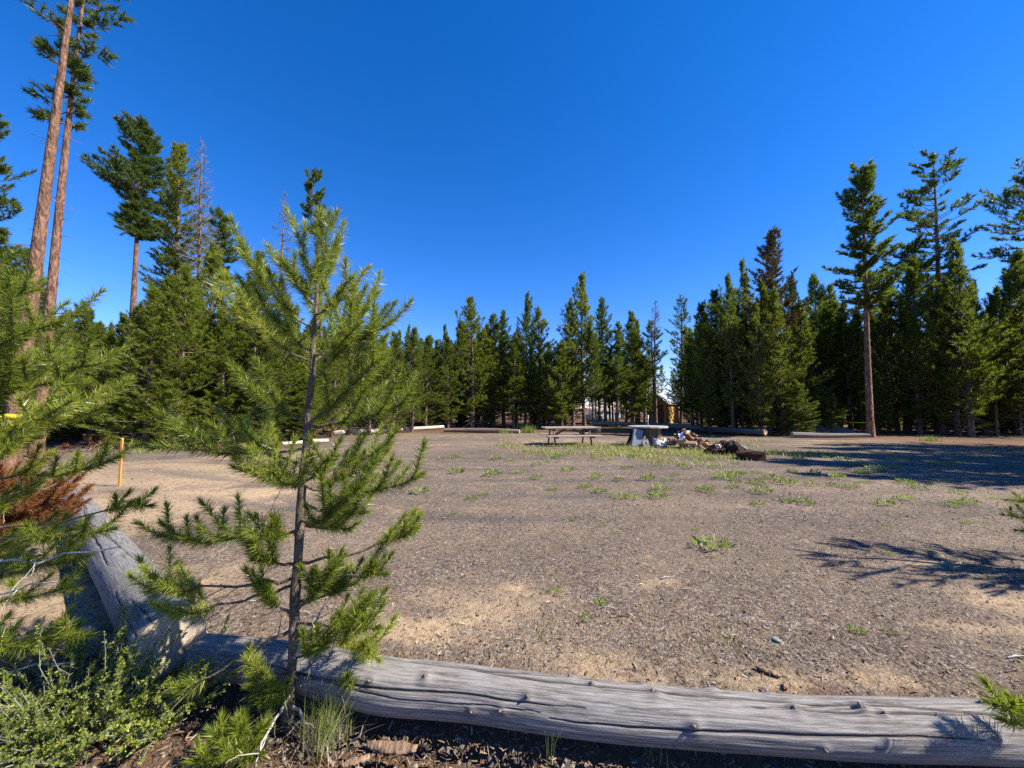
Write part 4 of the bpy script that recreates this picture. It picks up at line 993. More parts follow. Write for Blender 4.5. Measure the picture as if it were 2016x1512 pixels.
# ---- orange stake
M['orange'] = mat_wood('orange_stake_paint', (.42, .15, .025), (.56, .23, .04), (.65, .34, .11), (30, 30, 4), .3, .003, .6)
p = at_z(235, 957, 0); p[2] = gz(p[0], p[1])
zt = at_y(236, 862, p[1])[2]
se_ = empty('survey_stake', p, 'thin orange survey stake standing in the pale sand on the left', 'stake')
part('shaft', [box((0, 0, (zt - p[2]) / 2 - .04), (.042, .03, zt - p[2] + .02), None, .1)], 'orange', se_)
part('tip_cap', [box((0, 0, zt - p[2] - .022), (.046, .034, .03), None, .3)], mat_plain('pale_cap', (.75, .5, .2), .6), se_)

# ---- yellow flagging
M['yellow'] = mat_plain('yellow_tape', (.8, .62, .03), .45, .08, 10, 0, .2)
p = at_y(33, 820, 10.35); 
fl = empty('flagging_tape', (xA, 10.6, p[2]), 'yellow tape tied round the thick leaning trunk and running out of the photo', 'tape')
ax = xA + (p[2] - zA) / HA * (at_y(172, -170, 10.6)[0] - xA)
a = np.linspace(0, 2 * math.pi, 28, endpoint=False)
V = np.array([[ax - xA + r * math.cos(x), r * math.sin(x), z + .01 * math.sin(3 * x)] for r, z in ((.196, -.06), (.198, .06), (.19, .06), (.188, -.06)) for x in a]); i = np.arange(4 * 28).reshape(4, 28); i = np.vstack([i, i[:1]]); j = np.roll(i, -1, 1)
link('wrap', make_mesh('wrap', V, quads=np.stack([i[:-1], j[:-1], j[1:], i[1:]], -1).reshape(-1, 4), mat='yellow'), fl)
part('tail', [beam((ax - xA - .2, -.15, 0), (ax - xA - 2.4, -.8, -.25), .01, .03)], 'yellow', fl)
# tape across the right stand
pA, pB, pC = at_y(1714, 832, 20.4), at_y(1640, 829, 24), at_y(1545, 829, 24.5)
ct = empty('barrier_tape', pA, 'thin yellow barrier tape strung between the trees above the grey sand heap', 'tape')
for a_, b_ in ((pA, pB), (pB, pC)):
    part('tape_strip', [beam(a_ - pA, (a_ + b_) / 2 - pA - [0, 0, .04], .008, .05), beam((a_ + b_) / 2 - pA - [0, 0, .04], b_ - pA, .008, .05)], 'yellow', ct)

# ---- grey sand heap
M['grey_sand'] = mat_plain('grey_sand', (.14, .13, .118), .95, .12, 30, 0, .4)
p = at_y(1612, 855, 23.5); p[2] = gz(p[0], p[1]) - .03
nr_, na = 22, 64
V = []
for i in range(nr_):
    q = i / (nr_ - 1)
    for k_ in range(na):
        a = k_ / na * 2 * math.pi; ex = 2.5 if math.cos(a) > 0 else 1.6
        x, y = q * ex * math.cos(a), q * 1.3 * math.sin(a)
        n_ = float(fbm(x * 1.6 + 3, y * 1.6, 4)) - .45
        V.append((x, y, max(0, .88 * (1 - q ** 1.25)) + n_ * .2 * (1 - q) + .03 * n_))
i = np.arange(nr_ * na).reshape(nr_, na); j = np.roll(i, -1, 1)
o = link('sand_heap', make_mesh('sand_heap', V, quads=np.stack([i[:-1], j[:-1], j[1:], i[1:]], -1).reshape(-1, 4), mat='grey_sand', smooth=True), None, p)
tag(o, 'heap of grey sand in the shade at the foot of the right stand', 'sand heap')

# ---- shed, tank, trailer, barrel behind the trees
M['wall_tan'] = mat_wood('tan_boards', (.5, .31, .1), (.62, .4, .14), (.7, .5, .2), (30, 30, 3), .3)
M['trim'] = mat_plain('brown_trim', (.28, .13, .06), .7)
M['roof'] = mat_plain('white_roof', (.8, .81, .83), .5, .08, 6)
M['white'] = mat_plain('white_paint', (.78, .79, .8), .4, .06, 5)
M['glass'] = mat_plain('dark_glass', (.02, .025, .03), .1, .1)
p = at_y(1306, 830, 41); p[2] = gz(p[0], p[1])
sh = empty('shed', p, 'small tan shed with a pale pitched roof half hidden behind the trees', 'shed', rz=R_(-48))
w_, d_, hw_, hr = 2.2, 2.5, 2.05, 3.05
V = np.array([(-w_/2, -d_/2, 0), (w_/2, -d_/2, 0), (w_/2, d_/2, 0), (-w_/2, d_/2, 0), (-w_/2, -d_/2, hw_), (w_/2, -d_/2, hw_), (w_/2, d_/2, hw_), (-w_/2, d_/2, hw_), (0, -d_/2, hr - .08), (0, d_/2, hr - .08)])
link('wall', make_mesh('wall', V, tris=[[4, 5, 8], [6, 7, 9]], quads=[[0, 1, 5, 4], [1, 2, 6, 5], [2, 3, 7, 6], [3, 0, 4, 7]], mat='wall_tan'), sh)
for sx in (-1, 1):
    ang = math.atan2(hr - hw_, w_ / 2); L_ = math.hypot(w_ / 2, hr - hw_) + .25
    c = np.array([sx * math.cos(ang) * L_ / 2, 0, hr - math.sin(ang) * L_ / 2 + .03])
    part('roof_slope', [box(c, (L_, d_ + .5, .06), rot('Y', sx * ang), .1)], 'roof', sh)
dr = part('door', [box((.3, -d_/2 - .02, .95), (.75, .05, 1.85), None, .1)], 'trim', sh)
part('window', [box((-.6, -d_/2 - .02, 1.35), (.5, .05, .6), None, .1)], 'glass', sh)
for sx in (-1, 1): part('corner_board', [box((sx * (w_/2 + .01), -d_/2 - .012, hw_/2), (.1, .06, hw_), None, .1)], 'trim', sh)

p = at_y(1168, 832, 39); p[2] = gz(p[0], p[1])
tk = empty('propane_tank', p, 'white round-ended gas tank low among the trees behind the log rail', 'tank', rz=R_(12))
xs = np.linspace(-.95, .95, 24); rr = .36 * np.sqrt(np.clip(1 - (np.maximum(0, np.abs(xs) - .62) / .332) ** 2, .0005, 1))
v, f = tubes(np.stack([xs, xs * 0, xs * 0 + .6], -1)[None], rr[None], 24); link('body', make_mesh('body', v, quads=f, mat='white', smooth=True), tk)
v, f = tubes(np.array([[(0, 0, .93), (0, 0, 1.06), (0, 0, 1.1), (0, 0, 1.102)]]), np.array([[.14, .14, .1, .005]]), 16); link('valve_dome', make_mesh('valve_dome', v, quads=f, mat='white', smooth=True), tk)
for sx in (-.55, .55): part('leg', [box((sx, 0, .14), (.1, .45, .3), None, .1)], 'trim', tk)

p = at_y(1186, 832, 45); p[2] = gz(p[0], p[1])
cm_ = empty('camper_trailer', p, 'white camper trailer mostly hidden by the trees behind the gas tank', 'trailer', rz=R_(8)); cm_.scale = (.62, .62, .66)
prof = [(-2.0, .5), (-2.15, 1.2), (-1.9, 2.1), (-1.5, 2.35), (1.6, 2.35), (1.9, 2.1), (1.95, .5)]
V = np.array([(x, y, z) for y in (-1, 1) for x, z in prof]); m = len(prof)
link('body', bmesh_from([(V, np.array([[k, (k + 1) % m, m + (k + 1) % m, m + k] for k in range(m)])), (V, np.array([[0, 1, 2, 6], [2, 3, 5, 6], [3, 4, 5, 5], [m, m + 6, m + 2, m + 1], [m + 2, m + 6, m + 5, m + 3], [m + 3, m + 5, m + 4, m + 4]]))], 'body', 'white'), cm_)
for x in (-1.0, .9): part('window', [box((x, -1.01, 1.6), (.8, .04, .5), None, .2)], 'glass', cm_)
part('door', [box((0, -1.01, 1.25), (.6, .04, 1.5), None, .1)], 'roof', cm_)
for sy in (-1, 1):
    v, f = tubes(np.array([[(0.1, sy * .8, .32), (.1, sy * .81, .32), (.1, sy * .99, .32), (.1, sy * 1.0, .32)]]), np.array([[.01, .32, .32, .01]]), 24); link('wheel', make_mesh('wheel', v, quads=f, mat='dark_frame', smooth=False), cm_)
part('tow_bar', [beam((-2.1, -.4, .5), (-3.1, 0, .5), .08, .08), beam((-2.1, .4, .5), (-3.1, 0, .5), .08, .08)], 'dark_frame', cm_)

M['pale_blue'] = mat_plain('pale_blue_plastic_drum', (.35, .6, .72), .4, .1)
p = at_y(1216, 832, 37); p[2] = gz(p[0], p[1])
br = empty('water_drum', p, 'pale blue drum stacked on another between two dark pines behind the log rail', 'drum')
for k_, z in enumerate((0, .62)):
    pr = [(.01, 0), (.24, .01), (.25, .15), (.262, .17), (.25, .19), (.25, .4), (.262, .42), (.25, .44), (.25, .55), (.22, .59), (.01, .6)]
    v, f = tubes(np.array([[(0, 0, z + q[1]) for q in pr]]), np.array([[q[0] for q in pr]]), 22)
    link('drum_shell', make_mesh('drum_shell', v, quads=f, mat='pale_blue', smooth=False), br)

# ------------------------------------------------------------------ shrub, tufts, weeds, grass
def leaf_quads(P, D, l, w, g):
    n = len(P); sd = norm(np.cross(D, g.normal(size=(n, 3)))); l = l * (.6 + .8 * g.random(n))[:, None]; w = w * (.7 + .6 * g.random(n))[:, None]
    nn = np.cross(D, sd)
    V = np.stack([P, P + D * l * .5 + sd * w * .5 + nn * w * .1, P + D * l, P + D * l * .5 - sd * w * .5 + nn * w * .1], 1).reshape(-1, 3)
    return V, np.arange(4 * n).reshape(-1, 4)
def shrub(loc, n, R, Hh, label, seed, lpl=.015, lw=.0075, per=80, mat='shrub', name='bitterbrush', cat='shrub', group=None, flat=1.0):
    g = np.random.default_rng(seed)
    e = empty(name, loc, label, cat, group)
    az = g.random(n) * 6.283; rd = np.sqrt(g.random(n)); L = Hh * (.5 + .85 * g.random(n) ** 1.5) * (1.1 - .35 * rd)
    s = np.linspace(0, 1, 7)[None, :, None]
    hd = np.stack([np.cos(az), np.sin(az), 0 * az], -1)
    P = (hd * (rd * R * .12)[:, None])[:, None] + hd[:, None] * (rd * R)[:, None, None] * s ** .8 + np.array([0, 0, 1.]) * L[:, None, None] * s
    P = P + g.normal(size=P.shape) * .015 * s
    # side twigs
    m = n * 4; bi = g.integers(0, n, m); bs = .25 + .7 * g.random(m); idx = np.minimum((bs * 6).astype(int), 5)
    p0 = P[bi, idx]; d = norm(norm(P[bi, idx + 1] - P[bi, idx]) + g.normal(size=(m, 3)) * .6 + [0, 0, .3]); l = Hh * (.14 + .22 * g.random(m))
    P2 = p0[:, None] + d[:, None] * l[:, None, None] * s
    A = np.concatenate([P, P2]); rad = np.concatenate([np.full(n, .0032), np.full(m, .0016)])[:, None] * (1 - .6 * s[0, :, 0])[None]
    v, f = tubes(A, rad, 4); link('stem', make_mesh('stem', v, quads=f, mat='twig'), e)
    K = len(A) * per; ai = g.integers(0, len(A), K); ss = g.random(K) ** .8 * 5.99; ii = ss.astype(int); fr_ = (ss - ii)[:, None]
    base_ = A[ai, ii] * (1 - fr_) + A[ai, ii + 1] * fr_; T_ = norm(A[ai, ii + 1] - A[ai, ii])
    D = norm(T_ * .7 + g.normal(size=(K, 3)) * .6)
    base_[:, 2] = np.maximum(base_[:, 2], .004)
    v, f = leaf_quads(base_, D, lpl, lw, g); link('leaves', make_mesh('leaves', v, quads=f, mat=mat), e)
    return e
def on_ground(px, py):
    p = at_z(px, py, 0); p[2] = gz(p[0], p[1]); return p
shrub(on_ground(150, 1450), 90, .6, .44, 'yellow-green leafy bitterbrush sprawling in the bottom left corner', 61, per=52)
shrub(on_ground(330, 1415), 40, .36, .25, 'low olive bitterbrush between the corner shrub and the sapling foot', 62, per=46)
shrub(on_ground(60, 1490), 26, .3, .2, 'low dark bitterbrush at the very bottom left', 63, per=46)
shrub(on_ground(60, 1330), 22, .4, .3, 'dark leafy bitterbrush under the left-edge pine', 64, per=40)
def tuft(loc, n, l, label, seed, spread=.05, mat='tuft', w=.004, name='grass_tuft', group=None, lean=.5, dry=0):
    g = np.random.default_rng(seed)
    def blades(n, l, lean):
        az = g.random(n) * 6.283; ln = l * (.45 + .75 * g.random(n)); le = lean * g.random(n) ** .7
        b = np.stack([g.normal(size=n) * spread, g.normal(size=n) * spread, np.zeros(n)], -1)
        hd = np.stack([np.cos(az), np.sin(az), 0 * az], -1); sd = np.stack([-np.sin(az + 1), np.cos(az + 1), 0 * az], -1)
        V = []
        for s_ in (0, .35, .7, 1.0):
            c = b + hd * (le * ln * s_ ** 1.7)[:, None] + np.array([0, 0, 1.]) * (ln * s_ * (1 - .35 * le * s_))[:, None]
            ww = w * (1 - s_ * .92) * .5
            V += [c - sd * ww, c + sd * ww]
        V = np.stack(V, 1).reshape(-1, 3); o_ = np.arange(n)[:, None] * 8
        Q = np.concatenate([o_ + np.array([[0, 1, 3, 2]]) + 2 * k for k in range(3)]); return V, Q
    v, q = blades(n, l, lean)
    e = empty(name, loc, label, 'grass', group)
    link('blades', make_mesh('blades', v, quads=q, mat=mat), e)
    if dry:
        v, q = blades(dry, l * .5, 1.3); link('dry_thatch', make_mesh('dry_thatch', v, quads=q, mat='dry'), e)
    return e
tuft(on_ground(640, 1462), 150, .3, 'tall grass tuft with dry thatch at the foot of the sapling', 71, .05, dry=240, lean=.7)
tuft(on_ground(1082, 1497), 9, .24, 'few thin grass blades in the shade below the long log', 72, .02, lean=.5)
tuft(on_ground(1300, 1512), 6, .12, 'tiny grass sprig at the bottom edge under the long log', 73, .03, lean=.4)
for i, (px, py, lab) in enumerate([(1445, 1270, 'soft green grass patch on the litter beyond the middle of the long log'), (1075, 1258, 'small grass wisp beyond the long log, right of the sapling'), (905, 1235, 'thin grass wisp on the bare sand near the sapling'), (1235, 1215, 'tall dry grass stalk standing alone on the gravel'), (1945, 1142, 'single green stalk at the right beside the sand patch'), (290, 893, 'bright green grass patch by the orange stake'), (1810, 1345, 'grass wisp beyond the right end of the long log')]):
    tuft(on_ground(px, py), [50, 20, 14, 3, 5, 240, 22][i], [.11, .09, .1, .3, .15, .28, .1][i], lab, 74 + i, [.12, .06, .04, .01, .01, .35, .12][i], ['tuft', 'tuft', 'tuft', 'dry', 'weed', 'weed', 'tuft'][i], .004 if i != 5 else .012, 'grass_tuft', lean=.6)
# big yellow-green tussocks by the picnic table and along the logs
for i, (px, py, n, l, lab) in enumerate([(1040, 852, 300, .55, 'big yellow-green grass tussock left of the picnic table'), (995, 853, 130, .38, 'small grass tussock left of the big tussock'), (1216, 850, 200, .5, 'yellow-green tussock under the log rail behind the round table'), (1560, 858, 150, .42, 'tussock beside the end of the long shaded log'), (1832, 870, 120, .3, 'dark green tussock at the foot of the right stand'), (1100, 838, 140, .4, 'lime green tussock behind the middle of the picnic table'), (1192, 832, 160, .9, 'lime green bush in front of the camper trailer')]):
    tuft(on_ground(px, py) if i < 6 else np.r_[at_y(px, 832, 37)[:2], 0.0], n, l, lab, 90 + i, .2, 'weed', .02, 'grass_tussock', lean=.7)
# brown dead undergrowth below the left pines
gu = np.random.default_rng(8)
for i, (px, py) in enumerate([(215, 872), (255, 868), (300, 872), (180, 880)]):
    p = on_ground(px, py + 8)
    e = empty('dead_brush', p, 'tangle of rust-brown dead brush under the left young pines', 'dead brush', 'dead brush under the left pines')
    n = 26; s = np.linspace(0, 1, 5)[None, :, None]
    d = gu.normal(size=(n, 3)) * [1, .8, .35] + [0, 0, .25]; b = gu.normal(size=(n, 3)) * [.5, .3, 0] + [0, 0, .05]
    A = b[:, None] + d[:, None] * s * .6 + np.array([0, 0, -.2]) * s ** 2; A[..., 2] = np.maximum(A[..., 2], .01)
    v, f = tubes(A, np.full((n, 5), .009) * (1 - .7 * s[0, :, 0]), 4); link('twig_tangle', make_mesh('twig_tangle', v, quads=f, mat='twig'), e)
    v, t_ = needles(A[:, 1], norm(d), np.full(n, .5), 40, .1, .012, 20, 70, gu); link('needles', make_mesh('needles', v, tris=t_, mat='rust'), e)

# weed clumps on the gravel: individual low plants
WEEDM = []
for kx in range(5):
    g = np.random.default_rng(200 + kx); n = 90
    az = g.random(n) * 6.283; r_w = np.sqrt(g.random(n)) * .16; P = np.stack([np.cos(az) * r_w, np.sin(az) * r_w, .01 + .07 * g.random(n) * (1 - r_w / .2)], -1)
    D = norm(np.stack([np.cos(az), np.sin(az), .3 + g.random(n)], -1) + g.normal(size=(n, 3)) * .4)
    v, f = leaf_quads(P, D, .06, .018, g); WEEDM.append(make_mesh('weed_clump', v, quads=f, mat='weed'))
spots = [(1400, 1078), (1550, 985), (1580, 988), (1632, 955), (1600, 955), (1500, 968), (1490, 950), (1565, 927), (1640, 925), (1700, 930), (1730, 922), (1780, 980), (1745, 990), (1878, 995), (1880, 968), (1860, 945), (1690, 915), (1660, 905), (1620, 900), (1580, 905),
         (1300, 966), (1380, 965), (1310, 945), (1270, 943), (1215, 943), (1170, 938), (1120, 925), (1060, 915), (980, 905), (1065, 940), (1150, 960), (1180, 968), (1420, 940), (1450, 935), (1480, 930), (1350, 920), (1330, 935), (1200, 905), (1250, 900), (1400, 920),
         (1240, 920), (1290, 915), (1160, 905), (1100, 900), (1020, 930), (970, 935), (1540, 950), (1520, 940), (1680, 960), (1710, 950), (1770, 905), (1840, 915), (1810, 960), (1655, 940), (1610, 930), (1440, 912), (1410, 905), (1370, 902), (1090, 885), (1130, 882), (1200, 880), (900, 930), (870, 905)]
rw = random.Random(31)
spots += [(rw.uniform(640, 1960), 886 + 150 * rw.random() ** 2) for _ in range(46)] + [(rw.uniform(1050, 1960), rw.uniform(1040, 1250)) for _ in range(9)]
for i, (px, py) in enumerate(spots):
    p = on_ground(px + random.uniform(-8, 8), py)
    s_ = random.uniform(.45, 1.05) * (.3 if i > 62 and py > 1000 else .8 if i > 62 else 1)
    o = link('weed_clump', WEEDM[i % 5], None, p); o.scale = (s_ * 1.2, s_ * 1.2, s_ * random.uniform(1.1, 1.9)); o.rotation_euler = (0, 0, random.uniform(0, 6))
    if i == 0: tag(o, 'single green weed clump alone on the open gravel in the middle right', 'weed')
    else: tag(o, 'low green weed clump scattered over the gravel in front of the table and firewood', 'weed', 'weed clumps on the gravel')

# thin grass over the middle of the clearing
g = np.random.default_rng(44)
n = 150000
x = g.uniform(-3, 13, n); y = g.uniform(8.5, 19, n)
msk = np.clip(1 - np.hypot((x - 4.2) / 4.6, (y - 13.8) / 3.6), 0, 1)
msk = msk * np.clip((fbm(x * .9, y * .9, 4) - .38) * 6, 0, 1)
msk = np.maximum(msk, .7 * np.clip(1 - np.hypot((x - 9) / 3.5, (y - 13.6) / .9), 0, 1))
msk = np.maximum(msk, .25 * np.clip((fbm(x * .5 + 9, y * .9 + 4, 3) - .5) * 5, 0, 1) * (y > 15))
kp = g.random(n) < msk * .9; x, y = x[kp], y[kp]; n = len(x)
az = g.random(n) * 6.283; b = np.stack([x, y, gh(x, y) - .005], -1); hd = np.stack([np.cos(az), np.sin(az), 0 * az], -1); l = .06 + .13 * g.random(n) ** 1.5
sd = np.stack([-hd[:, 1], hd[:, 0], 0 * az], -1) * .008
V = np.stack([b - sd, b + sd, b + hd * (l * .6)[:, None] + np.array([0, 0, 1]) * l[:, None]], 1).reshape(-1, 3)
o = link('grass', make_mesh('grass', V, tris=np.arange(3 * n).reshape(-1, 3), mat='grass')); tag(o, 'thin yellow-green grass growing through the gravel round the table', 'grass', kind='stuff')

# ------------------------------------------------------------------ ground
def graded(lo, hi, fine, near0, near1, grow=1.12):
    a = list(np.arange(near0, near1 + 1e-6, fine)); s = fine
    while a[-1] < hi: s = min(s * grow, 25); a.append(a[-1] + s)
    s = fine; b = [near0]
    while b[-1] > lo: s = min(s * grow, 25); b.append(b[-1] - s)
    return np.array(b[:0:-1] + a)
gx = graded(-600, 600, .05, -6, 8.5); gy = graded(-300, 900, .05, .6, 13.0)
X, Y = np.meshgrid(gx, gy); Z = gh(X, Y)
# shallow hollow in front of the long log
lx = np.array([p[0] for p in npts]); ly = np.array([p[1] for p in npts])
axis_y = np.interp(X, lx, ly); dl = (Y - (axis_y - .13)); Z = Z - .1 * np.exp(-(dl / .15) ** 2) * (np.abs(X) < 4)
def blob(px, py, rx, ry):
    p = at_z(px, py, 0); return np.clip(1.25 - np.hypot((X - p[0]) / rx, (Y - p[1]) / ry), 0, 1)
sand = np.zeros_like(X)
for (px, py, rx, ry, a) in [(330, 930, 5.2, 2.4, 1.25), (240, 1000, 2.6, 1.7, 1.2), (440, 980, 1.8, 1.5, .8), (520, 900, 3, 2, .7), (950, 1180, 1.1, .5, .62), (830, 1240, .8, .3, .6), (1290, 1150, .35, .15, .5), (1840, 1110, .35, .1, .9), (1980, 1185, .42, .22, .8), (1800, 1150, .3, .12, .7), (1900, 1240, .5, .16, .7), (1150, 1300, .9, .2, .4), (1500, 1330, 1.2, .16, .4),
                            (700, 1000, 1.2, .5, .35), (80, 1200, 1.4, .9, .8), (1850, 868, 8, 1.1, .9), (1700, 905, 1.5, .4, .8), (480, 1130, 1.0, .6, .5), (1180, 870, 4, 2, .35), (880, 862, 4, 1.5, .4), (760, 875, 3, 1.5, .4)]:
    sand = np.maximum(sand, a * blob(px, py, rx, ry))
sand = np.clip(sand * 1.05 + (fbm(X * 1.7, Y * 1.7, 4) - .46) * 1.1 + (fbm(X * 6, Y * 6, 3) - .44) * .7, 0, 1)
duff = np.clip((axis_y + .75 + .3 * (fbm(X * 2, Y * 2, 3) - .44) - Y) * 1.6, 0, 1) * (Y < 6)
duff = np.maximum(duff, np.clip((np.hypot(X, Y) - 24 + 6 * fbm(X * .3, Y * .3, 3)) / 6, 0, .8))
duff = np.maximum(duff, np.clip((-X - 5.6 - .1 * Y + 2 * fbm(X * .6, Y * .6, 3)) / 4, 0, .7) * (Y > 14))
track = np.zeros_like(X)
for (a0, b0, c0_, h0) in ((9.6, .05, .012, 2.5), (6.4, -.06, .02, 1.0), (11.6, .02, .008, 4.0)):
    yc = a0 + b0 * (X - h0) + c0_ * (X - h0) ** 2 + .25 * (fbm(X * .35 + a0, X * 0 + 2, 2) - .37)
    for off in (-.78, .78):
        track = np.maximum(track, np.exp(-((Y - yc - off) / .2) ** 2) * np.clip(fbm(X * .5 + off, Y * .5 + a0, 3) * 2.6 - .55, 0, 1))
track = track * (Y > 3.5) * (np.abs(X) < 14)
Z = Z - .022 * track
n0, n1_ = X.shape; i = np.arange(n0 * n1_).reshape(n0, n1_)
Q = np.stack([i[:-1, :-1], i[:-1, 1:], i[1:, 1:], i[1:, :-1]], -1).reshape(-1, 4)
t = NT('ground_soil'); geo = t.n.new('ShaderNodeNewGeometry'); pos = geo.outputs['Position']
vor = t.new('ShaderNodeTexVoronoi', Scale=58.0); t.link(pos, vor.inputs['Vector'])
vor2 = t.new('ShaderNodeTexVoronoi', Scale=24.0); t.link(pos, vor2.inputs['Vector'])
sep = t.n.new('ShaderNodeSeparateColor'); t.link(vor.outputs['Color'], sep.inputs[0])
sep2 = t.n.new('ShaderNodeSeparateColor'); t.link(vor2.outputs['Color'], sep2.inputs[0])
grav = t.ramp(sep.outputs[0], [(.0, (.05, .043, .042)), (.35, (.125, .107, .1)), (.7, (.215, .185, .165)), (.92, (.34, .29, .25)), (1, (.46, .41, .35))])
brown = t.ramp(sep2.outputs[1], [(.0, (.1, .06, .035)), (.5, (.22, .15, .095)), (.9, (.36, .27, .18)), (1, (.5, .42, .32))])
grav = t.mix(t.ramp(t.noise(pos, 9, 5, .7), [(.4, (0, 0, 0)), (.66, (.75, .75, .75))]), grav, brown)
grav = t.mix(t.ramp(t.noise(pos, .55, 4, .6), [(.36, (0, 0, 0)), (.66, (.5, .5, .5))]), grav, (.28, .22, .155))
sandc = t.mix(t.noise(pos, 14, 5, .7), (.34, .255, .165), (.52, .405, .27))
sandc = t.mix(t.math('MULTIPLY', t.math('GREATER_THAN', sep2.outputs[0], .78), .55), sandc, brown)
duffc = t.mix(t.noise(t.mapped(pos, (60, 60, 60)), 1, 4, .7), (.06, .036, .024), (.27, .165, .1))
sm = t.math('ADD', t.attr('sand'), t.math('MULTIPLY', t.math('SUBTRACT', t.noise(pos, 7, 5, .75), .5), 1.1))
sm = t.ramp(sm, [(.25, (0, 0, 0)), (.8, (.95, .95, .95))])
c = t.mix(sm, grav, sandc)
dm = t.ramp(t.math('ADD', t.attr('duff'), t.math('MULTIPLY', t.math('SUBTRACT', t.noise(pos, 5, 4, .7), .5), .8)), [(.35, (0, 0, 0)), (.65, (1, 1, 1))])
c = t.mix(dm, c, duffc)
hgt = t.math('ADD', t.math('MULTIPLY', vor.outputs['Distance'], -.35), t.math('MULTIPLY', t.noise(pos, 26, 5, .7), 1.0))
lane = t.ramp(t.noise(t.mapped(pos, (.16, .42, 1)), 1.0, 4, .6, .8), [(.38, (.58, .56, .54)), (.6, (.84, .8, .75)), (.75, (1.02, .95, .86))])
c = t.mix(1, c, lane, 'MULTIPLY')
c = t.mix(t.math('MULTIPLY', t.attr('track'), .6), c, (.075, .068, .066))
hgt = t.math('MULTIPLY', hgt, t.math('SUBTRACT', 1.0, t.math('MULTIPLY', t.attr('sand'), .6)))
t.bump(hgt, 1.0, .025); t.color(c, .95)
o = link('ground', make_mesh('ground', np.stack([X, Y, Z], -1), quads=Q, mat=t.m, attrs={'sand': sand, 'duff': duff, 'track': track}, smooth=True)); tag(o, kind='structure')

# loose gravel, bark chips and needles on top of the ground, nearest part only
def scatter(n, ypow, ylim, xk, g):
    y = ylim[0] + (ylim[1] - ylim[0]) * g.random(n) ** ypow; x = (g.random(n) * 2 - 1) * (y * xk + .6); return x, y
g = np.random.default_rng(3)
x, y = scatter(70000, 2.2, (1.15, 13), 1.4, g)
def on_sand(x, y): return sand[np.clip(np.searchsorted(gy, y), 0, len(gy) - 1), np.clip(np.searchsorted(gx, x), 0, len(gx) - 1)]
kp = g.random(len(x)) > .85 * np.clip(on_sand(x, y) * 1.6, 0, 1); x, y = x[kp], y[kp]; n = len(x)
s_ = (.004 + .011 * g.random(n) ** 3) * (1 + .05 * y)
tet = np.array([[1, 0, 0], [-.5, .87, 0], [-.5, -.87, 0], [.1, 0, .9]]) * 1.0
V = (tet[None] * (.7 + .6 * g.random((n, 4, 3)))) * s_[:, None, None]
ca, sa = np.cos(g.random(n) * 6.28), np.sin(g.random(n) * 6.28)
V = np.stack([V[..., 0] * ca[:, None] - V[..., 1] * sa[:, None], V[..., 0] * sa[:, None] + V[..., 1] * ca[:, None], V[..., 2]], -1) + np.stack([x, y, gh(x, y) - .001], -1)[:, None]
T = (np.arange(n)[:, None, None] * 4 + np.array([[0, 1, 3], [1, 2, 3], [2, 0, 3]])[None]).reshape(-1, 3)
M['stones'] = mat_chips('loose_stones', [(0, (.03, .027, .026)), (.5, (.09, .078, .072)), (.85, (.16, .14, .125)), (1, (.28, .25, .22))])
o = link('gravel', make_mesh('gravel', V.reshape(-1, 3), tris=T, mat='stones')); tag(o, 'loose small gravel over the clearing', 'gravel', kind='stuff')
x, y = scatter(85000, 2.4, (1.1, 11), 1.4, g)
kp = g.random(len(x)) > .45 * np.clip(on_sand(x, y) * 1.4, 0, 1); x, y = x[kp], y[kp]; n = len(x)
ln = (.014 + .03 * g.random(n) ** 1.8) * (1 + .03 * y); wd = np.where(g.random(n) < .55, .0022, .003 + .007 * g.random(n) ** 2) * (1 + .06 * y)
az = g.random(n) * 6.283; tilt = g.normal(size=n) * .25
d = np.stack([np.cos(az) * np.cos(tilt), np.sin(az) * np.cos(tilt), np.sin(tilt)], -1); sd = norm(np.stack([-np.sin(az), np.cos(az), g.normal(size=n) * .5], -1))
c = np.stack([x, y, gh(x, y) + .004 + .008 * g.random(n)], -1)
V = np.stack([c - d * ln[:, None] * .5 - sd * wd[:, None] * .5, c - d * ln[:, None] * .5 + sd * wd[:, None] * .5, c + d * ln[:, None] * .5 + sd * wd[:, None] * .4, c + d * ln[:, None] * .5 - sd * wd[:, None] * .4], 1)
M['chips'] = mat_chips('litter_chips', [(0, (.045, .028, .02)), (.3, (.11, .065, .038)), (.6, (.19, .13, .08)), (.88, (.27, .205, .14)), (1, (.38, .33, .26))])
o = link('litter', make_mesh('litter', V.reshape(-1, 3), quads=np.arange(4 * n).reshape(-1, 4), mat='chips')); tag(o, 'needle and bark litter over the clearing', 'litter', kind='stuff')

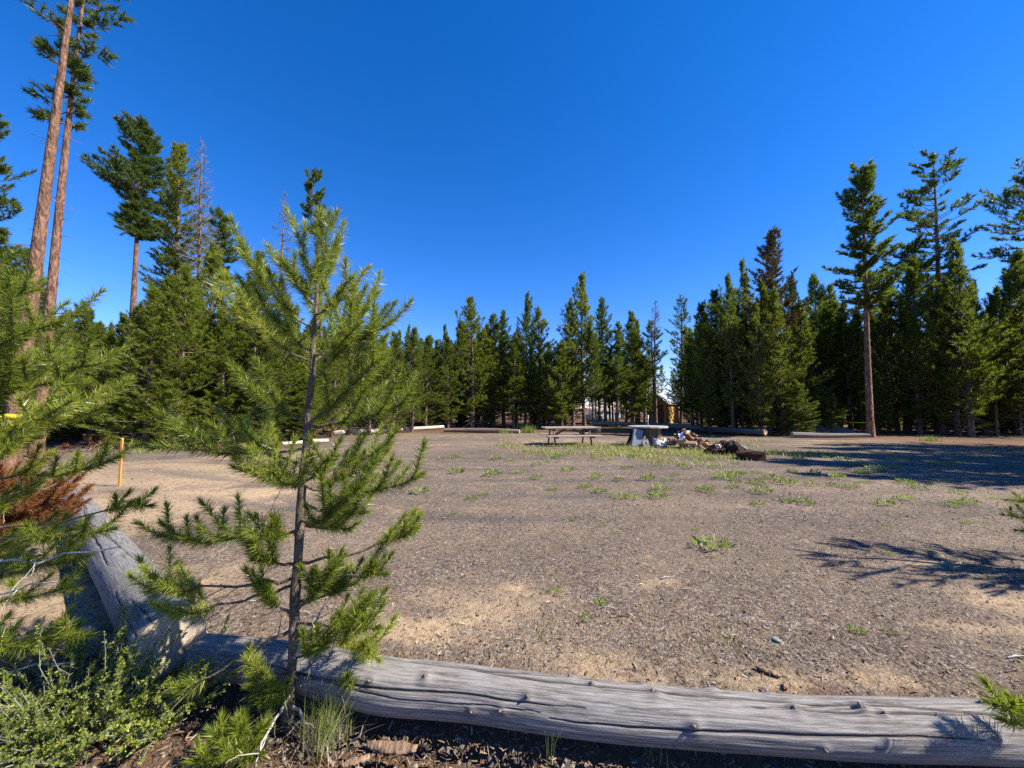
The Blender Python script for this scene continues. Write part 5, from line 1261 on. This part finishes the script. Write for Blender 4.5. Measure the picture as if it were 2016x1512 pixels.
# single bits lying about
M['bark_piece'] = mat_bark('bark_piece', (.06, .035, .022), (.2, .125, .08), (.36, .25, .17), (30, 6, 30), .9, .012)
def bark_slab(px, py, L, w, label, seed, rz):
    g = np.random.default_rng(seed); p = on_ground(px, py)
    nx, ny = 18, 6; V = []
    for i in range(nx):
        for j in range(ny):
            u, v_ = i / (nx - 1) - .5, j / (ny - 1) - .5
            ww = w * (1 - .5 * abs(u * 2) ** 2.5) * (1 + .3 * (float(vnoise(i * .7, seed)) - .5))
            V.append((u * L, v_ * ww, .012 + w * .3 * math.cos(v_ * 2.6) + .02 * (float(fbm(i * .6, j * .9 + seed)) - .45)))
    i = np.arange(nx * ny).reshape(nx, ny); Q = np.stack([i[:-1, :-1], i[1:, :-1], i[1:, 1:], i[:-1, 1:]], -1).reshape(-1, 4)
    o = link('bark_slab', make_mesh('bark_slab', V, quads=Q, mat='bark_piece'), None, p); o.rotation_euler = (0, 0, rz)
    m = o.modifiers.new('s', 'SOLIDIFY'); m.thickness = .012
    tag(o, label, 'bark')
bark_slab(772, 1478, .24, .07, 'curved brown slab of bark in the shade below the long log', 1, -.1)
bark_slab(1512, 1322, .13, .04, 'dark splintered bark chunk on the litter beyond the long log', 2, -.7)
bark_slab(700, 1505, .12, .04, 'small bark scrap at the bottom edge by the grass tuft', 3, .4)
bark_slab(1545, 1350, .07, .02, 'little bark splinter just beyond the knotty middle of the long log', 4, .9)
o = link('pale_stone', rock_mesh('pale_stone', np.random.default_rng(4), .03, .019, .012, 'pale_stone', 2, .2), None, on_ground(1528, 1265) + [0, 0, .012]); o.rotation_euler = (.2, .1, -.7)
tag(o, 'flat pale greenish stone on the litter right of the green grass patch', 'stone')
for i, (px, py) in enumerate([(1210, 1200), (1480, 1298), (1300, 1143), (1640, 1262), (1985, 1300)]):
    p = on_ground(px, py); s = np.linspace(0, 1, 5); a = random.uniform(0, 3.1); L = random.uniform(.1, .22)
    pl = p + np.stack([np.cos(a + s * .4) * s * L, np.sin(a + s * .4) * s * L * .6, .008 + .01 * np.sin(s * 6)], -1)
    v, f = tubes(pl[None], (.0045 * (1 - .6 * s))[None], 5); o = link('twig', make_mesh('twig', v - p, quads=f, mat='twig_pale'), None, p)
    tag(o, 'thin pale dead twig lying on the litter of the clearing', 'twig', 'pale twigs on the clearing floor')

# ------------------------------------------------------------------ light, sky, camera
EL, AZ = R_(43), R_(-13.0)     # azimuth measured from +x towards +y
S = Vector((math.cos(EL) * math.cos(AZ), math.cos(EL) * math.sin(AZ), math.sin(EL)))
sun = bpy.data.lights.new('sun', 'SUN'); sun.energy = 5.0; sun.angle = R_(.53); sun.color = (1.0, .91, .77)
so = bpy.data.objects.new('sun', sun); COL.objects.link(so); so.rotation_euler = S.to_track_quat('Z', 'Y').to_euler()
w = bpy.data.worlds.new('World'); SC.world = w; w.use_nodes = True
nt = w.node_tree; bg = nt.nodes['Background']
sky = nt.nodes.new('ShaderNodeTexSky'); sky.sky_type = 'NISHITA'; sky.sun_disc = False
sky.sun_elevation = EL; sky.sun_rotation = math.pi / 2 - AZ
sky.altitude = 1300; sky.air_density = 1.0; sky.dust_density = .1; sky.ozone_density = 4.0
hs = nt.nodes.new('ShaderNodeHueSaturation'); hs.inputs['Saturation'].default_value = 1.33; hs.inputs['Value'].default_value = 1.0
nt.links.new(sky.outputs[0], hs.inputs['Color']); tint = nt.nodes.new('ShaderNodeMix'); tint.data_type = 'RGBA'; tint.blend_type = 'MULTIPLY'; tint.inputs[0].default_value = 1; tint.inputs[7].default_value = (1.14, .925, 1.17, 1)
nt.links.new(hs.outputs[0], tint.inputs[6]); nt.links.new(tint.outputs[2], bg.inputs['Color'])
bg.inputs['Strength'].default_value = .092
SC.view_settings.view_transform = 'Standard'; SC.view_settings.look = 'None'; SC.view_settings.gamma = 1; SC.view_settings.exposure = 1.22
cam = bpy.data.cameras.new('camera'); cam.sensor_width = 36; cam.lens = F / W * 36; cam.clip_start = .02; cam.clip_end = 3000
co = bpy.data.objects.new('camera', cam); COL.objects.link(co); co.location = (0, 0, CAMZ); co.rotation_euler = (math.pi / 2 + PITCH, 0, 0)
SC.camera = co
SC.cycles.use_denoising = False; SC.cycles.max_bounces = 6; SC.cycles.diffuse_bounces = 3; SC.cycles.transmission_bounces = 4
